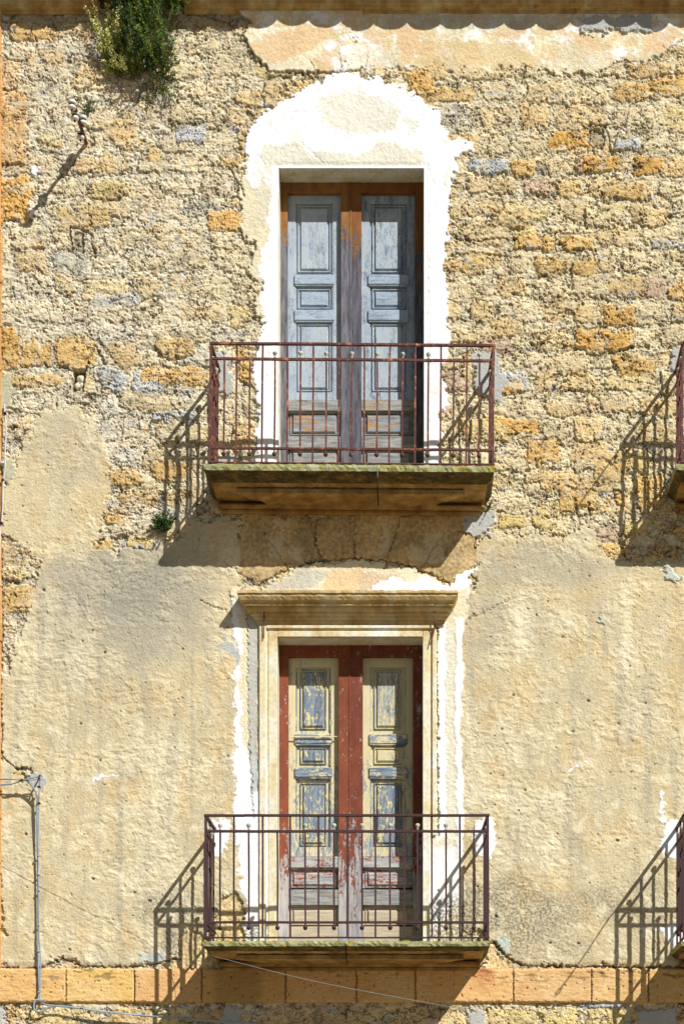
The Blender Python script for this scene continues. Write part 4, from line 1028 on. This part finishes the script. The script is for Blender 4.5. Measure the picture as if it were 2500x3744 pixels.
for (x, y, d) in ((143, 2878, 46), (143, 2938, 40), (138, 3130, 29), (140, 3200, 29), (141, 3258, 28), (140, 3385, 27), (141, 3480, 27), (143, 3630, 28), (300, 3686, 35), (400, 3704, 35), (515, 3714, 36), (615, 3723, 36), (80, 2853, 50)):
    bm = bmesh.new(); q = F(x, y, d); bx(bm, q[0] - 5.5, q[0] + 5.5, q[1] - 3, q[1] + 3, d - 6, d + 6, 1.5)
    mk('cable_tie', bm, M_blk if y < 2940 else M_cab, CB, org=org)
LC = empty('cable', W(15, 1500, 20)); org = tuple(LC.location)
tag(LC, 'thin white cable looping down the left edge beside the orange pilaster', 'cable')
cable(LC, [(16,1480,18),(18,1515,22),(22,1570,26),(20,1620,26),(18,1670,28),(19,1700,28),(14,1745,26),(11,1800,26),(10,1850,24),(6,1910,24),(1,1940,22),(-3,2060,22),(-10,2300,22)], 3.0, M_cabw, org, 'sheath')
for (x, y) in ((18, 1511), (11, 1755), (5, 1913)):
    bm = bmesh.new(); q = F(x, y, 25); bx(bm, q[0] - 5, q[0] + 5, q[1] - 4, q[1] + 4, 18, 32, 1.5); mk('clip', bm, M_blk, LC, org=org)
bm = bmesh.new(); q = F(12, 1695, 20); bx(bm, q[0] - 9, q[0] + 6, q[1] - 5, q[1] + 5, 14, 34, 2); mk('wall_bracket', bm, M_cabw, LC, org=org)
TW = empty('thin_wire', W(0, 3100, 56)); org = tuple(TW.location)
tag(TW, 'hair-thin pale wire slanting across the lower wall in front of the lower balcony slab', 'wire')
cable(TW, [(-300,2925,52),(0,3087,56),(300,3246,58),(600,3404,62),(749,3483,160),(821,3508,300),(1200,3600,320),(1844,3719,330),(2500,3835,340)], .7, M_cab, org, 'strand', 6)

# ------------------------------------------------------------------ plants
def leaf_mat(name, c1, c2, k=.8):
    m = NT(name, .6, .3); c = m.ramp(m.noise(25, 3), [(.35, col(c1, k)), (.65, col(c2, k))])
    m.b.inputs['Subsurface Weight'].default_value = 0.0
    return m.out(c)
M_g1 = leaf_mat('leaf green', (96, 132, 44), (160, 180, 84)); M_g2 = leaf_mat('dark leaf', (40, 82, 44), (84, 124, 62))
M_yl = leaf_mat('yellow blossom', (226, 224, 128), (246, 243, 176)); M_st = leaf_mat('plant stem', (96, 84, 40), (120, 116, 56)); M_dry = leaf_mat('dry stalk', (150, 110, 60), (176, 140, 84))
def leaf(bm, p, dr, ln, wd, rnd):
    dr = dr.normalized(); s = dr.cross(Vector((rnd.uniform(-1, 1), rnd.uniform(-1, 1), rnd.uniform(-1, 1)))).normalized()
    m = p + dr * ln * .5 + s.cross(dr) * ln * .08; e = p + dr * ln
    v = [bm.verts.new(q) for q in (p, m + s * wd, e, m - s * wd)]
    bm.faces.new((v[0], v[1], v[2])); bm.faces.new((v[0], v[2], v[3]))
def plant(name, root, label, cat, stems, seed):
    """stems: (x, y, d, dx, dy, dd, length, n, leaf length, kind) in wall units"""
    rnd = random.Random(seed); o = empty(name, W(*root)); tag(o, label, cat); org = tuple(o.location)
    bs, b1, b2, bf, bd = (bmesh.new() for _ in range(5))
    for (x, y, d, dx, dy, dd, ln, nl, ll, kind) in stems:
        v = Vector((dx, -dd, -dy)).normalized(); p = W(x, y, d); pts = [p]; n = 9
        bend = Vector((rnd.uniform(-.1, .1), rnd.uniform(-.08, .08), rnd.uniform(.0, .22) if kind != 'h' else -.25))
        for i in range(n):
            v = (v + bend * .55 + Vector((rnd.uniform(-.1, .1), rnd.uniform(-.1, .1), rnd.uniform(-.1, .1)))).normalized()
            p = p + v * (ln / S / n)
            if p.y > -3 / S: p.y = -3 / S - rnd.random() * .01
            pts.append(p)
        tube(bs if kind != 'd' else bd, pts, [1.7 / S * (1 - .7 * i / n) for i in range(n + 1)], 4)
        for k in range(nl):
            t = rnd.uniform(.08, 1) * n; i = min(int(t), n - 1); q = pts[i].lerp(pts[i + 1], t - i)
            ax = (pts[i + 1] - pts[i]).normalized()
            rd = Vector((rnd.uniform(-1, 1), rnd.uniform(-1, 1), rnd.uniform(-1, 1))).normalized()
            if kind == 'f' and t > n * .45:
                for _ in range(2): leaf(bf, q + rd * 2.5 / S, (rd + ax * .6), ll * .8 / S, ll * .32 / S, rnd); rd = -rd
            else:
                leaf(b1 if kind in 'fg' else b2, q, ax * .8 + rd * .9, ll / S * rnd.uniform(.7, 1.4), ll * .17 / S, rnd)
    mk('stems', bs, M_st, o, org=org)
    if len(b1.verts): mk('light_leaves', b1, M_g1, o, org=org)
    if len(b2.verts): mk('dark_leaves', b2, M_g2, o, org=org)
    if len(bf.verts): mk('flowers', bf, M_yl, o, org=org)
    if len(bd.verts): mk('dry_stalks', bd, M_dry, o, org=org)
    return o
rn = random.Random(77); U = rn.uniform; st = []
def spire(x0, y0, x1, y1, n=46, ll=9, kind='f', d=None):
    st.append((x0, y0, d or U(6, 30), (x1 - x0) / 100, (y1 - y0) / 100, U(.1, .35), math.hypot(x1 - x0, y1 - y0) * 1.05, n, ll, kind))
for tx, ty in ((330,66),(349,46),(338,100),(378,40),(395,44),(372,90),(424,70),(418,100),(350,140),(392,110),(405,140),(458,58),(470,36),(487,72),(492,110),(440,128),(452,128),(490,152),(503,155),(465,165),(430,150),(375,190),(360,180)):
    for _ in range(2): spire(U(400, 500), U(215, 275), tx + U(-7, 7), ty + U(-7, 7))
for _ in range(30): spire(U(450, 530), U(255, 300), U(440, 530), U(140, 230), 60, 10)
for _ in range(16): spire(U(430, 500), U(270, 300), U(380, 440), U(230, 290), 40, 9)
for _ in range(26): spire(U(430, 520), U(240, 300), U(370, 470), U(150, 270), 55, 10, 'g')
for _ in range(44): st.append((U(470, 600), U(190, 290), U(3, 16), U(-.5, .8), U(-.9, .6), U(.3, 1), U(60, 120), 70, 10, rn.choice('kgk')))
for _ in range(40): st.append((U(455, 560), U(-60, 150), U(3, 16), U(-.4, .4), U(-.2, 1), U(.3, 1), U(60, 120), 80, 10, 'k'))
for _ in range(22): st.append((U(560, 650), U(-60, 90), U(3, 20), U(-.2, 1), U(-.6, .7), U(.2, .9), U(60, 120), 55, 11, 'g'))
for _ in range(16): st.append((U(530, 610), U(240, 330), U(3, 10), U(-.1, .7), U(.3, 1), U(.1, .5), U(50, 110), 45, 8, rn.choice('kg')))
for _ in range(8): st.append((U(580, 620), U(180, 320), U(3, 12), U(.3, 1), U(-.4, .6), U(.1, .6), U(40, 90), 22, 9, 'k'))
for _ in range(46): st.append((U(500, 640), U(60, 290), U(5, 20), U(-.5, .3), U(-.5, .3), U(.8, 1.5), U(110, 210), 70, 11, rn.choice('ggk')))
for _ in range(14): st.append((U(540, 620), U(130, 300), U(3, 12), U(-.4, .8), U(-.4, .8), U(.2, .8), U(50, 110), 6, 6, 'd'))
for _ in range(10): st.append((U(440, 580), U(290, 340), U(3, 9), U(-.6, .3), U(.6, 1), U(.05, .3), U(40, 90), 4, 6, 'd'))
plant('wall_plant', (520, 300, 4), 'big bushy plant with yellow flower spikes growing out of the wall under the cornice', 'plant', st, 3)
st = [(U(590, 612), U(1925, 1950), U(3, 8), U(-1, 1), U(-1, .35), U(.1, .9), U(30, 72), 60, 8, 'k') for _ in range(38)]
plant('wall_shrub', (600, 1940, 4), 'small dark green bush growing from the wall left below the upper balcony', 'plant', st, 4)
st = [(U(316, 336), U(405, 415), U(3, 8), U(-.8, .8), U(-1, .0), U(.1, .6), U(25, 50), 26, 7, 'k') for _ in range(12)]
plant('wall_weed', (325, 410, 4), 'tiny green weed beside the porcelain insulators', 'plant', st, 5)
st = [(U(1778, 1790), U(1855, 1870), U(3, 8), U(-.6, 1), U(-1, .6), U(.1, .5), U(20, 44), 16, 7, 'k') for _ in range(8)]
plant('wall_weed', (1784, 1862, 4), 'tiny green weed at the right end of the upper balcony slab', 'plant', st, 6)

# pale stones packed in the square hole, and the street
bm = bmesh.new(); rs = random.Random(4)
for (x, y, r) in ((292, 1378, 15), (281, 1402, 13), (299, 1420, 12), (296, 1400, 10)):
    m_ = bmesh.ops.create_icosphere(bm, subdivisions=2, radius=r / S)
    for v in m_['verts']:
        v.co *= 1 + rs.uniform(-.16, .16); v.co += W(x, y, -24)
mk('hole_packing', bm, M_lime, building)
bm = bmesh.new()
vs = [bm.verts.new(v) for v in ((-60, -60, 0), (60, -60, 0), (60, 30, 0), (-60, 30, 0))]; bm.faces.new(vs)
o = mk('ground', bm, M_ground); tag(o, 'pale street paving in front of the house', 'ground', kind='structure')
